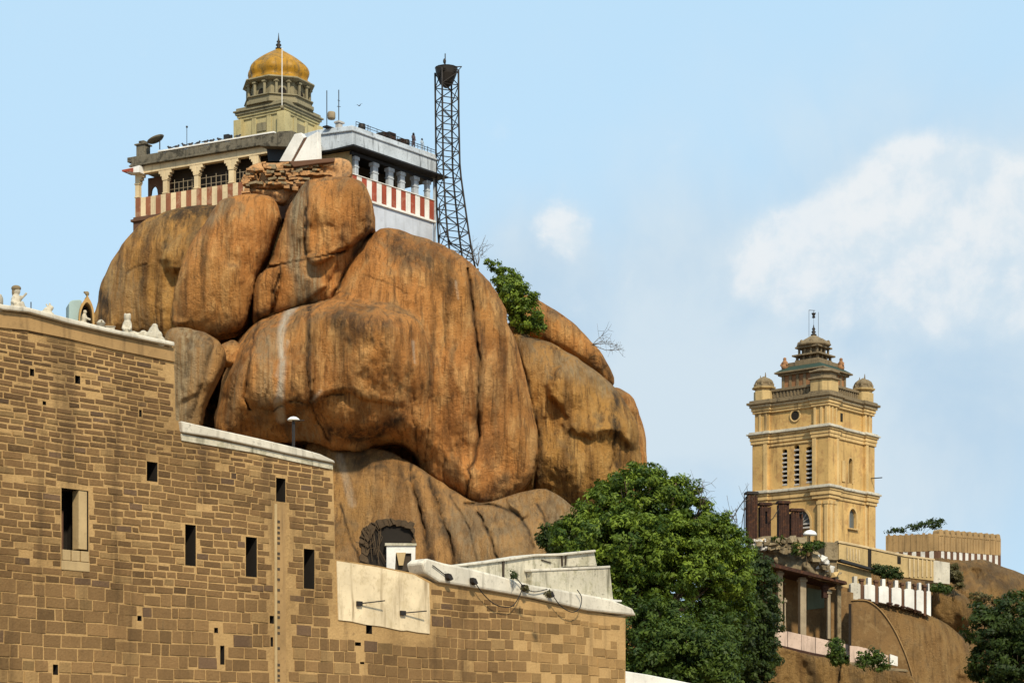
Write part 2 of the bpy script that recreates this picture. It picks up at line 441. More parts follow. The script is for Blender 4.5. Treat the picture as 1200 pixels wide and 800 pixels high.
class MB:
    def __init__(s):
        s.v, s.f, s.m = [], [], []

    def add(s, vs, fs, m=0):
        b = len(s.v)
        s.v += [tuple(v) for v in vs]
        s.f += [tuple(b + i for i in f) for f in fs]
        s.m += [m] * len(fs)
        return s

    def box(s, x0, x1, y0, y1, z0, z1, m=0, j=0.0):
        vs = [(x, y, z) for z in (z0, z1) for x, y in ((x0, y0), (x1, y0), (x1, y1), (x0, y1))]
        if j:
            vs = [tuple(c + random.uniform(-j, j) for c in v) for v in vs]
        return s.add(vs, [(3, 2, 1, 0), (4, 5, 6, 7), (0, 1, 5, 4), (1, 2, 6, 5), (2, 3, 7, 6), (3, 0, 4, 7)], m)

    def prism(s, poly, y0, y1, m=0):
        """polygon in the facade plane (x, z), pushed from y0 back to y1"""
        n = len(poly)
        area = sum(poly[i][0] * poly[(i + 1) % n][1] - poly[(i + 1) % n][0] * poly[i][1] for i in range(n))
        if area < 0:
            poly = poly[::-1]
        vs = [(x, y0, z) for x, z in poly] + [(x, y1, z) for x, z in poly]
        fs = [tuple(range(n)), tuple(range(2 * n - 1, n - 1, -1))]
        fs += [((i + 1) % n, i, i + n, (i + 1) % n + n) for i in range(n)]
        return s.add(vs, fs, m)

    def plan(s, poly, z0, z1, m=0, top=None):
        """polygon in plan (x, y) raised from z0 to z1; top may be another polygon of as many points"""
        n = len(poly)
        area = sum(poly[i][0] * poly[(i + 1) % n][1] - poly[(i + 1) % n][0] * poly[i][1] for i in range(n))
        if area < 0:
            poly = poly[::-1]
            top = top[::-1] if top else None
        top = top or poly
        vs = [(x, y, z0) for x, y in poly] + [(x, y, z1) for x, y in top]
        fs = [tuple(range(n - 1, -1, -1)), tuple(range(n, 2 * n))]
        fs += [(i, (i + 1) % n, (i + 1) % n + n, i + n) for i in range(n)]
        return s.add(vs, fs, m)

    def tube(s, pts, r, n=8, m=0, r1=None):
        pts = [Vector(p) for p in pts]
        k = len(pts)
        vs, fs = [], []
        for i, p in enumerate(pts):
            d = (pts[min(i + 1, k - 1)] - pts[max(i - 1, 0)]).normalized()
            a = d.orthogonal().normalized() if abs(d.z) > 0.9 else d.cross(Vector((0, 0, 1))).normalized()
            b = d.cross(a)
            rr = r if r1 is None else r + (r1 - r) * i / (k - 1)
            for q in range(n):
                t = 2 * math.pi * q / n
                vs.append(p + a * math.cos(t) * rr + b * math.sin(t) * rr)
        for i in range(k - 1):
            for q in range(n):
                fs.append((i * n + q, i * n + (q + 1) % n, (i + 1) * n + (q + 1) % n, (i + 1) * n + q))
        fs.append(tuple(range(n - 1, -1, -1)))
        fs.append(tuple((k - 1) * n + q for q in range(n)))
        return s.add(vs, fs, m)

    def lathe(s, prof, n=24, c=(0, 0, 0), m=0, a0=0.0, lobes=0, lob=0.0):
        vs, fs = [], []
        for r, z in prof:
            for q in range(n):
                t = a0 + 2 * math.pi * q / n
                rr = r * (1 - lob * (1 - abs(math.sin(lobes * t / 2)))) if lobes else r
                vs.append((c[0] + rr * math.cos(t), c[1] + rr * math.sin(t), c[2] + z))
        for i in range(len(prof) - 1):
            for q in range(n):
                fs.append((i * n + q, i * n + (q + 1) % n, (i + 1) * n + (q + 1) % n, (i + 1) * n + q))
        fs.append(tuple(range(n - 1, -1, -1)))
        fs.append(tuple((len(prof) - 1) * n + q for q in range(n)))
        return s.add(vs, fs, m)

    def ball(s, c, r, m=0, n=12):
        r = (r, r, r) if isinstance(r, (int, float)) else r
        vs, fs = [], []
        k = n // 2
        for i in range(k + 1):
            ph = math.pi * i / k
            for q in range(n):
                t = 2 * math.pi * q / n
                vs.append((c[0] + r[0] * math.sin(ph) * math.cos(t), c[1] + r[1] * math.sin(ph) * math.sin(t), c[2] - r[2] * math.cos(ph)))
        for i in range(k):
            for q in range(n):
                fs.append((i * n + q, i * n + (q + 1) % n, (i + 1) * n + (q + 1) % n, (i + 1) * n + q))
        return s.add(vs, fs, m)

    def build(s, name, mats, parent=None, smooth=False, bevel=0.0, label=None, jitter=0.0):
        me = bpy.data.meshes.new(name)
        me.from_pydata(s.v, [], s.f)
        for q in (mats if isinstance(mats, (list, tuple)) else [mats]):
            me.materials.append(M[q])
        me.polygons.foreach_set('material_index', s.m)
        if smooth:
            me.polygons.foreach_set('use_smooth', [True] * len(s.f))
        me.update()
        o = bpy.data.objects.new(name, me)
        COL.objects.link(o)
        if parent:
            o.parent = parent
        if label:
            o['label'] = label
        if bevel:
            b = o.modifiers.new('bevel', 'BEVEL')
            b.width = bevel
            b.segments = 2
            b.limit_method = 'ANGLE'
        return o

    def blobbed(s, name, mats, voxel, parent=None):
        """overlapping lumps fused into one continuous skin"""
        o = s.build(name, mats, parent, True)
        r = o.modifiers.new('remesh', 'REMESH')
        r.mode = 'VOXEL'
        r.voxel_size = voxel * 0.7
        r.use_smooth_shade = True
        sm = o.modifiers.new('smooth', 'SMOOTH')
        sm.iterations = 1
        return o


def vnoise(p, seed=0):
    i = np.floor(p).astype(np.int64)
    f = p - i
    f = f * f * (3 - 2 * f)
    out = np.zeros(len(p))
    for dx in (0, 1):
        for dy in (0, 1):
            for dz in (0, 1):
                h = ((i[:, 0] + dx) * 374761393 + (i[:, 1] + dy) * 668265263 + (i[:, 2] + dz) * 2147483647 + seed * 974711) & 0xffffffff
                h = ((h ^ (h >> 13)) * 1274126177) & 0xffffffff
                h = ((h ^ (h >> 16)) * 2246822519) & 0xffffffff
                h = (h ^ (h >> 15)) & 0xffff
                wt = np.where(dx, f[:, 0], 1 - f[:, 0]) * np.where(dy, f[:, 1], 1 - f[:, 1]) * np.where(dz, f[:, 2], 1 - f[:, 2])
                out += wt * (h / 65535.0)
    return out * 2 - 1


def fbm(p, octs=4, seed=0, gain=0.5):
    o, a = np.zeros(len(p)), 1.0
    for k in range(octs):
        o += a * vnoise(p * 2 ** k + k * 17.3, seed + k)
        a *= gain
    return o


def catmull(pts, sub=6, closed=True):
    pts = [np.array(p, float) for p in pts]
    n = len(pts)
    out = []
    for i in range(n if closed else n - 1):
        p0, p1, p2, p3 = [pts[(i + k) % n] if closed else pts[min(max(i + k, 0), n - 1)] for k in (-1, 0, 1, 2)]
        for q in range(sub):
            t = q / sub
            out.append(0.5 * (2 * p1 + (p2 - p0) * t + (2 * p0 - 5 * p1 + 4 * p2 - p3) * t * t + (3 * p1 - p0 - 3 * p2 + p3) * t ** 3))
    if not closed:
        out.append(pts[-1])
    return np.array(out)


def seg_near(P, poly, closed=True):
    """nearest point on a polyline for many points: distance and the point"""
    best = np.full(len(P), 1e18)
    near = np.zeros_like(P)
    m = len(poly)
    for i in range(m if closed else m - 1):
        a, b = poly[i], poly[(i + 1) % m]
        d = b - a
        L = max(d @ d, 1e-9)
        t = np.clip(((P - a) @ d) / L, 0, 1)
        q = a + t[:, None] * d
        e = ((P - q) ** 2).sum(1)
        k = e < best
        best[k] = e[k]
        near[k] = q[k]
    return np.sqrt(best), near


def inside(P, poly):
    c = np.zeros(len(P), bool)
    m = len(poly)
    for i in range(m):
        a, b = poly[i], poly[(i + 1) % m]
        if a[1] == b[1]:
            continue
        k = ((a[1] > P[:, 1]) != (b[1] > P[:, 1]))
        x = (b[0] - a[0]) * (P[:, 1] - a[1]) / (b[1] - a[1]) + a[0]
        c ^= k & (P[:, 0] < x)
    return c


def poisson(mask):
    """a smooth dome over any outline"""
    h, wd = mask.shape
    if min(h, wd) > 24:
        hh, ww = (h + 1) // 2, (wd + 1) // 2
        small = mask[::2, ::2]
        ps = poisson(small)
        p = np.repeat(np.repeat(ps, 2, 0), 2, 1)[:h, :wd] * 4
        p = np.where(mask, p, 0)
        it = 260
    else:
        p = np.zeros((h, wd))
        it = 800
    for _ in range(it):
        q = np.zeros_like(p)
        q[1:-1, 1:-1] = 0.25 * (p[:-2, 1:-1] + p[2:, 1:-1] + p[1:-1, :-2] + p[1:-1, 2:] + 1.0)
        p = np.where(mask, q, 0)
    return p


def rock(name, outline, Y0, T, mat='rock', tilt=(0, 0), bumps=(), cracks=(), dark=(), pale=(), grey=(), step=1.6, expo=0.5, rough=1.0,
         back=None, sub=5, edge=1.8, flow=0.45, seed=None, plates=(), facet=1.0, cell=62):
    """a boulder: its outline's own distance, size and thickness, a domed front and back, lumps, grooves and grain"""
    seed = seed if seed is not None else sum(ord(c) for c in name) + len(outline) + int(outline[0][0])
    poly = catmull(outline, sub)
    nn = fbm(np.c_[poly * 0.045, np.full(len(poly), seed * 1.7)], 4, seed)
    nn2 = fbm(np.c_[poly * 0.045, np.full(len(poly), seed * 1.7 + 50)], 4, seed)
    poly = poly + np.c_[nn, nn2] * edge
    u0, v0 = poly.min(0) - 2 * step
    u1, v1 = poly.max(0) + 2 * step
    us, vs = np.arange(u0, u1, step), np.arange(v0, v1, step)
    U, V = np.meshgrid(us, vs)
    P = np.c_[U.ravel(), V.ravel()]
    ins = inside(P, poly).reshape(U.shape)
    ins[0] = ins[-1] = False
    ins[:, 0] = ins[:, -1] = False
    nb = ins.copy()
    for a in (-1, 0, 1):
        for b in (-1, 0, 1):
            nb |= np.roll(np.roll(ins, a, 0), b, 1)
    h = poisson(ins)
    h = (h / h.max()) ** (expo * 0.74)
    ring = nb & ~ins
    Q = P.copy()
    rr = ring.ravel()
    Q[rr] = seg_near(P[rr], poly)[1]
    hf = h.ravel()
    uc, vc = P[ins.ravel()].mean(0)
    Yr = Y0 + tilt[0] * (Q[:, 0] - uc) + tilt[1] * (vc - Q[:, 1])
    d = -T * hf
    for bu, bv, su, sv, amp in bumps:
        d -= amp * np.exp(-((Q[:, 0] - bu) / su) ** 2 - ((Q[:, 1] - bv) / sv) ** 2) * np.minimum(1, hf * 2.5)
    W = np.c_[Q[:, 0] * Y0 / F, Q[:, 1] * Y0 / F, np.full(len(Q), seed * 3.1)]
    fade = np.minimum(1, hf * 3.0)
    wob = fbm(W * 0.5, 3, seed) * 2.5
    d += rough * fade * (0.85 * fbm(W * 0.16, 3, seed + 3) + 0.30 * fbm((W + np.c_[wob * 0.12, wob * 0, wob * 0]) * [0.75, 0.75 * flow, 1], 4, seed + 7)
                         + 0.17 * np.abs(fbm(W * [1.5, 0.35, 1], 3, seed + 9)) + 0.06 * fbm(W * 3.0, 2, seed + 12))
    # broad flattish facets, as on weathered granite
    if facet:
        fr_ = np.random.default_rng(seed + 77)
        lo_, hi_ = Q.min(0) - cell, Q.max(0) + cell
        nc = max(4, int(np.prod((hi_ - lo_) / cell)))
        fc = lo_ + fr_.random((nc, 2)) * (hi_ - lo_)
        fg, fo = fr_.normal(size=(nc, 2)) * 0.17, fr_.normal(size=nc) * 0.32
        Qw = Q + np.c_[fbm(W * 0.5, 3, seed + 41), fbm(W * 0.5, 3, seed + 43)] * 9
        num, den = np.zeros(len(Q)), np.full(len(Q), 1e-30)
        dm = ((Qw[:, None, :] - fc[None]) ** 2).sum(2).min(1)
        for c_, g_, o_ in zip(fc, fg, fo):
            e_ = Qw - c_
            wt = np.exp(-((e_ ** 2).sum(1) - dm) / (cell * cell * 0.10))
            num += wt * ((e_ @ g_) * Y0 / F + o_)
            den += wt
        d += facet * np.minimum(1, hf * 1.6) * num / den
    for pl, wpx, amp, fd in plates:
        pg = catmull(pl, 5)
        e = seg_near(Q, pg)[0]
        e = e + 2.0 * fbm(W * 0.8, 3, seed + 51)
        k_ = np.where(inside(Q, pg), np.clip(e / wpx, 0, 1), 0)
        k_ = np.sqrt(1 - (1 - k_) ** 2)
        if fd:
            ax = np.array([fd[2] - fd[0], fd[3] - fd[1]], float)
            tt = np.clip(((Q - [fd[0], fd[1]]) @ ax) / (ax @ ax), 0, 1)
            k_ = k_ * (1 - tt * tt * (3 - 2 * tt))
        d -= amp * k_ * np.minimum(1, hf * 3)
    cr = np.zeros(len(Q))
    for line, wid, dep in cracks:
        ln = catmull(line, 5, False)
        ln = ln + np.c_[fbm(np.c_[ln * 0.12, ln[:, :1] * 0 + seed], 3, seed + 21), ln[:, 0] * 0] * 2.2
        e = seg_near(Q, ln, False)[0]
        g = np.exp(-(e / (wid * (.62 + .35 * fbm(W * .7, 2, seed + 33)))) ** 2) * fade * np.clip(.75 + .8 * fbm(W * .5, 2, seed + 35), 0, 1.3)
        d += dep * g
        cr = np.maximum(cr, np.exp(-(e / (wid * 0.8)) ** 2) * min(1, dep / 0.5))
    at_ = {}
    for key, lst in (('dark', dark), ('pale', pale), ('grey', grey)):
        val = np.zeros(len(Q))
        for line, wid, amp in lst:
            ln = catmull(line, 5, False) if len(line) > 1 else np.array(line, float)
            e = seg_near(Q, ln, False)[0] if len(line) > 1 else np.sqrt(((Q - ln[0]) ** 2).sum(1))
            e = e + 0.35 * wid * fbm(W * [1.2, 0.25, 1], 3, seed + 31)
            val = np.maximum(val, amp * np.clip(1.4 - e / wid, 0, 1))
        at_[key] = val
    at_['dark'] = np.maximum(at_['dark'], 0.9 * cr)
    Yf = Yr + d
    front = np.c_[(Q[:, 0] - 600) / F * Yf, Yf, CZ + (HY - Q[:, 1]) / F * Yf]
    Tb = back if back is not None else T
    Yb = Yr + Tb * hf
    backv = np.c_[(Q[:, 0] - 600) / F * Yr, Yb, CZ + (HY - Q[:, 1]) / F * Yr]
    nbf, idx = nb.ravel(), -np.ones(len(Q), int)
    idx[nbf] = np.arange(nbf.sum())
    nf = nbf.sum()
    insf = ins.ravel()
    bidx = idx.copy()
    bidx[insf] = nf + np.arange(insf.sum())
    ny, nx = U.shape
    g = np.arange(ny * nx).reshape(ny, nx)
    cell = np.stack([g[:-1, :-1], g[1:, :-1], g[1:, 1:], g[:-1, 1:]], -1).reshape(-1, 4)
    ok = nbf[cell].all(1) & insf[cell].any(1)
    cell = cell[ok]
    faces = np.concatenate([idx[cell], bidx[cell][:, ::-1]])
    verts = np.concatenate([front[nbf], backv[insf]])
    cen = np.array([verts[:, 0].mean(), verts[:, 1].mean(), verts[:, 2].min()])
    me = bpy.data.meshes.new(name)
    me.vertices.add(len(verts))
    me.vertices.foreach_set('co', (verts - cen).ravel())
    me.loops.add(faces.size)
    me.loops.foreach_set('vertex_index', faces.ravel())
    me.polygons.add(len(faces))
    me.polygons.foreach_set('loop_start', np.arange(0, faces.size, 4))
    me.polygons.foreach_set('use_smooth', np.ones(len(faces), bool))
    me.update(calc_edges=True)
    me.validate()
    for key, val in at_.items():
        a = me.attributes.new(key, 'FLOAT', 'POINT')
        a.data.foreach_set('value', np.concatenate([val[nbf], val[insf] * 0]))
    me.materials.append(M[mat])
    o = bpy.data.objects.new(name, me)
    o.location = cen
    COL.objects.link(o)
    return o


def leaves_mesh(name, clumps, mat, parent, size, per, tint_seed=0):
    """clumps: rows of centre xyz, radius, outward xyz; small pointed leaves are strewn round each"""
    clumps = np.asarray(clumps)
    n = len(clumps) * per
    c = np.repeat(clumps, per, 0)
    v = rng.normal(size=(n, 3))
    v /= np.linalg.norm(v, axis=1)[:, None]
    pos = c[:, :3] + v * (c[:, 3:4] * rng.random((n, 1)) ** 0.5) * [1, 1, 0.75]
    out = c[:, 4:7] * 0.55 + v * 0.6 + rng.normal(size=(n, 3)) * 0.45 + [0, 0, 0.35]
    out /= np.linalg.norm(out, axis=1)[:, None]
    a = np.cross(out, rng.normal(size=(n, 3)))
    a /= np.linalg.norm(a, axis=1)[:, None]
    b = np.cross(out, a)
    s = size * (0.6 + 0.8 * rng.random((n, 1)))
    p0, p2 = pos - a * s, pos + a * s
    p1, p3 = pos + b * s * 0.45 + out * s * 0.15, pos - b * s * 0.45 + out * s * 0.15
    verts = np.stack([p0, p1, p2, p3], 1).reshape(-1, 3)
    me = bpy.data.meshes.new(name)
    me.vertices.add(len(verts))
    me.vertices.foreach_set('co', verts.ravel())
    fi = np.arange(len(verts))
    me.loops.add(len(verts))
    me.loops.foreach_set('vertex_index', fi)
    me.polygons.add(n)
    me.polygons.foreach_set('loop_start', np.arange(0, len(verts), 4))
    me.update(calc_edges=True)
    ct = np.repeat(rng.random(len(clumps)), per)
    tint = np.clip(0.08 + 0.62 * ct ** 1.3 + 0.3 * rng.random(n) * ct + rng.normal(size=n) * 0.12, 0, 1)
    at_ = me.attributes.new('tint', 'FLOAT', 'POINT')
    at_.data.foreach_set('value', np.repeat(tint, 4))
    me.materials.append(M[mat])
    o = bpy.data.objects.new(name, me)
    COL.objects.link(o)
    o.parent = parent
    return o


def tree(name, label, cat, Y, lobes, mat, base_py, base_px=None, size=0.22, per=40, density=1.0, clump=0.7, trunk=0.3, group=None, crown='crown', dd=1.0):
    """lobes: (px, py, half width px, half height px, depth offset m)"""
    k = Y / F
    bx = base_px if base_px is not None else sum(l[0] for l in lobes) / len(lobes)
    o = at(bx, base_py, Y)
    root = thing(name, o, 0, label, cat, group)
    rows, tb = [], MB()
    zmid = sum((at(l[0], l[1], Y) - o).z for l in lobes) / len(lobes)
    fork = Vector((0, 0, max(0.3, zmid * 0.55)))
    if trunk:
        tb.tube([(0, 0, -0.6), (trunk * 0.4, 0, fork.z * 0.5), fork], trunk, 8, r1=trunk * 0.7)
    for l in lobes:
        c = at(l[0], l[1], Y) - o + Vector((0, l[4], 0))
        rx, rz = l[2] * k, l[3] * k
        ry = 0.5 * (rx + rz) * dd
        n = max(4, int(density * 2.2 * (rx * rz + rx * ry + ry * rz) / (clump * clump)))
        v = rng.normal(size=(n, 3))
        v /= np.linalg.norm(v, axis=1)[:, None]
        rad = 0.5 + 0.52 * rng.random((n, 1)) ** 0.6
        lump = 1 + 0.17 * fbm(v * 1.9 + l[0] * 0.37, 2, int(l[0]))[:, None]
        pp = np.array(c) + v * rad * lump * [rx, ry, rz]
        keep = fbm(pp * 0.55, 2, 5) > -0.55
        for q, vv in zip(pp[keep], v[keep]):
            rows.append((*q, clump * (0.55 + 0.7 * rng.random()), *vv))
        if trunk:
            mid = fork.lerp(c, 0.5) + Vector((0, 0, -0.08 * rz))
            tb.tube([fork, mid, c], trunk * 0.5, 6, r1=trunk * 0.15)
            for _ in range(5):
                e = c + Vector(rng.normal(size=3)).normalized() * 0.8 * min(rx, rz)
                tb.tube([mid.lerp(c, 0.6), mid.lerp(e, 0.7), e], trunk * 0.16, 4, r1=trunk * 0.05)
    if trunk:
        tb.build('trunk', 'bark', root, True)
    leaves_mesh(crown, rows, mat, root, size, per)
    return root

# ------------------------------------------------------------------ ground
xs = np.unique(np.concatenate([np.linspace(-6000, -300, 14), np.linspace(-300, 300, 81), np.linspace(300, 6000, 14)]))
ys = np.unique(np.concatenate([np.linspace(-3000, -50, 10), np.linspace(-50, 500, 90), np.linspace(500, 9000, 16)]))
GX, GY = np.meshgrid(xs, ys)


def ss(a, b, x):
    t = np.clip((x - a) / (b - a), 0, 1)
    return t * t * (3 - 2 * t)


GZ = 5.0 * ss(118, 165, GY) * (1 - ss(330, 460, GY)) * (1 - ss(90, 260, np.abs(GX))) + 9.0 * ss(190, 245, GY) * (1 - ss(300, 420, GY)) * (1 - ss(70, 170, np.abs(GX - 20)))
GZ = GZ + 0.15 * fbm(np.c_[GX.ravel() * 0.1, GY.ravel() * 0.1, GX.ravel() * 0], 3, 2).reshape(GX.shape)
gi = np.arange(GX.size).reshape(GX.shape)
gf = np.stack([gi[:-1, :-1], gi[:-1, 1:], gi[1:, 1:], gi[1:, :-1]], -1).reshape(-1, 4)
gm = MB()
gm.add(np.c_[GX.ravel(), GY.ravel(), GZ.ravel()].tolist(), gf.tolist())
tag(gm.build('ground', 'ground', None, True), kind='structure')

# ------------------------------------------------------------------ the rock
core = rock('rock_hill', [(150, 300), (180, 268), (260, 238), (330, 222), (400, 222), (470, 285), (540, 312), (580, 370), (690, 430), (735, 500), (745, 620), (740, 900), (70, 905), (75, 640), (100, 470), (122, 400)],
            213, 13, 'rock_brown', step=5, expo=0.35, rough=0.5, bumps=[(252, 450, 24, 70, -16), (298, 320, 16, 70, -10), (285, 395, 24, 22, -10)])
tag(core, kind='structure')
tag(rock('rock_slope', [(110, 470), (150, 440), (195, 452), (212, 505), (250, 515), (300, 530), (370, 548), (420, 600), (430, 905), (80, 905), (90, 600)], 188, 5, 'rock_tan', step=4, expo=.3, tilt=(0, .04), seed=71), kind='structure')
apron = rock('rock_slope', [(360, 520), (400, 519), (440, 524), (480, 540), (520, 566), (560, 588), (600, 580), (640, 572), (668, 592), (690, 620), (705, 700), (715, 880), (340, 880), (330, 640)],
             182, 3.5, 'rock_tan', tilt=(0, 0.05), expo=0.25, rough=0.6, facet=.5,
             bumps=[(590, 640, 40, 45, 2.2), (520, 630, 20, 70, .7), (470, 610, 14, 60, .5), (660, 620, 25, 40, 1.2), (448, 548, 20, 12, 1.6)],
             cracks=[([(481, 540), (484, 570), (495, 610), (503, 655), (508, 700)], 2.6, 0.9), ([(503, 560), (510, 585), (523, 620), (533, 660), (540, 700)], 2.6, 1.0),
                     ([(560, 600), (570, 620), (583, 655), (590, 700)], 2.2, 0.9), ([(400, 590), (410, 630), (425, 665)], 1.6, 0.5), ([(527, 580), (545, 610), (560, 660)], 1.6, 0.4),
                     ([(628, 590), (640, 610), (650, 640)], 2, 0.6), ([(545, 590), (580, 592), (610, 606), (625, 640)], 2.4, 0.8)],
             dark=[([(486, 560), (497, 610), (506, 660)], 5, 0.8), ([(506, 570), (520, 610), (536, 660)], 6, 0.7), ([(420, 535), (450, 545), (470, 560)], 14, 0.55)],
             grey=[([(600, 600), (580, 640), (590, 700)], 45, 0.35), ([(660, 590), (650, 640)], 25, 0.45), ([(540, 610), (560, 660)], 22, 0.4)],
             pale=[([(398, 535), (405, 560), (412, 590)], 4, 0.35)])
tag(apron, kind='structure')
G = 'boulders of the rock hill'
tag(rock('boulder', [(111, 363), (117, 337), (128, 312), (147, 282), (166, 261), (191, 250), (223, 243), (253, 240), (285, 260), (290, 310), (270, 380), (230, 425), (170, 425), (125, 410), (106, 388)],
         204, 7, 'rock_brown', expo=0.36, rough=0.8,
         cracks=[([(148, 319), (158, 314), (170, 309)], 1.3, .4), ([(171, 309), (172, 330), (170, 350)], 1.1, .25), ([(196, 250), (194, 272), (196, 285)], 1.3, .4)],
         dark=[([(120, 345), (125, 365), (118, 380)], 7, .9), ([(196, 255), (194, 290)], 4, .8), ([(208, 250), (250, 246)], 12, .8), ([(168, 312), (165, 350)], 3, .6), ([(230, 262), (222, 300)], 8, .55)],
         grey=[([(135, 330), (160, 380)], 20, .35)], seed=3),
    'brown boulder under the striped veranda, its left edge against the sky', 'boulder', G)
tag(rock('boulder', [(200, 367), (202, 350), (211, 316), (223, 286), (240, 262), (257, 236), (274, 229), (300, 227), (318, 232), (328, 248), (322, 273), (311, 303), (301, 326), (295, 352), (288, 377), (277, 389), (255, 393), (227, 387), (205, 380)],
         195.5, 4.6, 'rock', expo=0.34, rough=0.6, cell=70, bumps=[(290, 300, 25, 60, .8)],
         cracks=[([(252, 262), (238, 300), (228, 340)], 1.3, .18), ([(299, 232), (299, 268)], 1.3, .2)],
         dark=[([(250, 390), (282, 388)], 7, .6), ([(240, 300), (236, 320)], 2, .4)], grey=[([(262, 236), (248, 258)], 8, .5)], seed=5),
    'smooth egg-shaped orange boulder wedged in the middle of the rock', 'boulder', G)
tag(rock('boulder', [(352, 221), (338, 244), (326, 278), (314, 312), (300, 324), (296, 340), (295, 366), (302, 382), (330, 372), (370, 362), (392, 356), (406, 332), (420, 306), (430, 278), (440, 268), (438, 244), (431, 223), (420, 210), (400, 206.5), (378, 207), (361, 211)],
         196, 5.5, 'rock', expo=0.3, rough=0.6, cell=50,
         plates=[([(362, 205), (400, 200), (425, 205), (436, 240), (428, 275), (396, 297), (361, 304)], 7, 1.5, None), ([(290, 318), (330, 309), (326, 340), (317, 366), (290, 380)], 6, .8, None), ([(330, 308), (395, 298), (378, 340), (350, 358), (320, 364)], 5, .6, None)],
         cracks=[([(361, 209), (359, 250), (358, 302)], 1.5, .5), ([(340, 225), (338, 260), (337, 305)], 1.0, .25), ([(310, 314), (330, 310), (360, 303), (395, 297), (408, 290)], 1.5, 1.0),
                 ([(330, 309), (323, 335), (318, 366)], 1.4, .6), ([(376, 304), (384, 330), (380, 352)], 1.1, .25), ([(436, 268), (418, 292), (402, 322), (390, 350)], 2.0, .7)],
         grey=[([(350, 215), (349, 255), (347, 303)], 11, .95), ([(345, 306), (352, 330), (350, 358)], 11, .9), ([(364, 310), (370, 330), (366, 350)], 7, .8)],
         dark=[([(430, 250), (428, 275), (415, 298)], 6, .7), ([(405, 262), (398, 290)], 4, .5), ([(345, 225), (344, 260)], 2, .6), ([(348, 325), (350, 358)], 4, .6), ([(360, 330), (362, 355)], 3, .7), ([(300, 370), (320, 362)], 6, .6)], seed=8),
    'upright orange boulder with a grey stripe and a cracked foot below the ruined brickwork', 'boulder', G)
tag(rock('boulder', [(252, 502), (255, 470), (266, 430), (280, 397), (299, 377), (330, 364), (357, 354), (389, 347), (404, 318), (418, 292), (437, 274), (461, 267), (498, 279), (525, 291), (552, 308), (573, 331), (587, 352), (598, 379), (606, 406), (616, 438), (626, 481), (630, 513), (622, 560), (596, 586), (557, 597), (530, 581), (509, 570), (494, 552), (480, 528), (458, 520), (425, 528), (395, 528), (365, 519), (300, 522), (262, 522)],
         198, 9.5, 'rock', expo=0.28, rough=0.9, cell=110, facet=.65, edge=2.4,
         plates=[([(240, 520), (255, 465), (266, 430), (281, 397), (300, 377), (330, 365), (357, 356), (389, 351), (423, 354), (455, 361), (482, 371), (498, 386), (508, 420), (506, 470), (500, 540), (300, 560)], 26, 6.5, (410, 440, 545, 470)),
                 ([(300, 370), (362, 352), (364, 470), (330, 474), (318, 482), (292, 470), (292, 420)], 5, .7, None),
                 ([(362, 352), (430, 350), (500, 380), (500, 470), (440, 470), (402, 460), (384, 464), (366, 470)], 8, .9, (440, 420, 500, 430))],
         bumps=[(345, 506, 60, 24, -3.2), (430, 520, 45, 16, -3.0), (560, 450, 50, 90, 1.0), (470, 318, 40, 16, .9), (545, 565, 45, 35, 1.6), (440, 405, 45, 40, 1.2)],
         cracks=[([(548, 315), (556, 370), (561, 420), (559, 470), (561, 510), (551, 550), (545, 592)], 2.2, 1.1), ([(520, 305), (524, 360), (517, 420)], 1.1, .2), ([(598, 395), (602, 430), (608, 470)], 1.2, .3),
                 ([(500, 430), (503, 480), (500, 540)], 1.2, .25), ([(425, 322), (450, 330), (480, 345)], 1.3, .2), ([(300, 378), (292, 420), (287, 460), (292, 480)], 1.8, .9), ([(363, 356), (362, 400), (361, 440), (366, 468)], 1.4, .5),
                 ([(286, 400), (276, 440), (270, 480)], 1.1, .3), ([(318, 482), (330, 474), (346, 469), (362, 475)], 1.2, .45), ([(366, 472), (384, 463), (402, 462)], 1.2, .4), ([(364, 470), (372, 490), (384, 515)], 1.2, .45), ([(310, 380), (316, 420), (312, 470)], 1.1, .25),
                 ([(480, 470), (486, 500), (490, 545)], 1.5, .4), ([(530, 480), (520, 540), (522, 575)], 1.2, .3)],
         pale=[([(345, 358), (334, 372), (330, 400), (331, 430), (327, 470), (329, 490)], 4.5, .95), ([(336, 400), (325, 440)], 3, .6), ([(376, 458), (365, 470)], 2, .4), ([(484, 400), (486, 425)], 1.5, .5), ([(534, 330), (537, 350)], 1.2, .4)],
         dark=[([(392, 372), (420, 381), (446, 380)], 11, .7), ([(404, 390), (412, 400)], 5, .6), ([(362, 360), (362, 450)], 3, .8), ([(438, 398), (446, 404)], 4, .7), ([(470, 490), (430, 510), (390, 506)], 9, .85), ([(300, 480), (340, 490)], 12, .4), ([(345, 455), (350, 480)], 7, .5),  # shade under the nose is painted in along with the stains
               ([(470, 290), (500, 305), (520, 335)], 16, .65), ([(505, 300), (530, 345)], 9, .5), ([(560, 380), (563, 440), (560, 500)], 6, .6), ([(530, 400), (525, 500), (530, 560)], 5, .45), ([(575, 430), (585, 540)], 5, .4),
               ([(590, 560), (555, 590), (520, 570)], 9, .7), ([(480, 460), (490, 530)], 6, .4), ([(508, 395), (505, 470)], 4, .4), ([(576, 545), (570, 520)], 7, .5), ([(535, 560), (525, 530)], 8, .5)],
         grey=[([(318, 400), (312, 440), (305, 490)], 12, .5), ([(352, 490), (360, 515)], 14, .6), ([(280, 430), (270, 490)], 8, .35)], seed=12),
    'huge round-shouldered boulder carrying the gallery, with a bulging nose, white streak and tall dark crack', 'boulder', G)
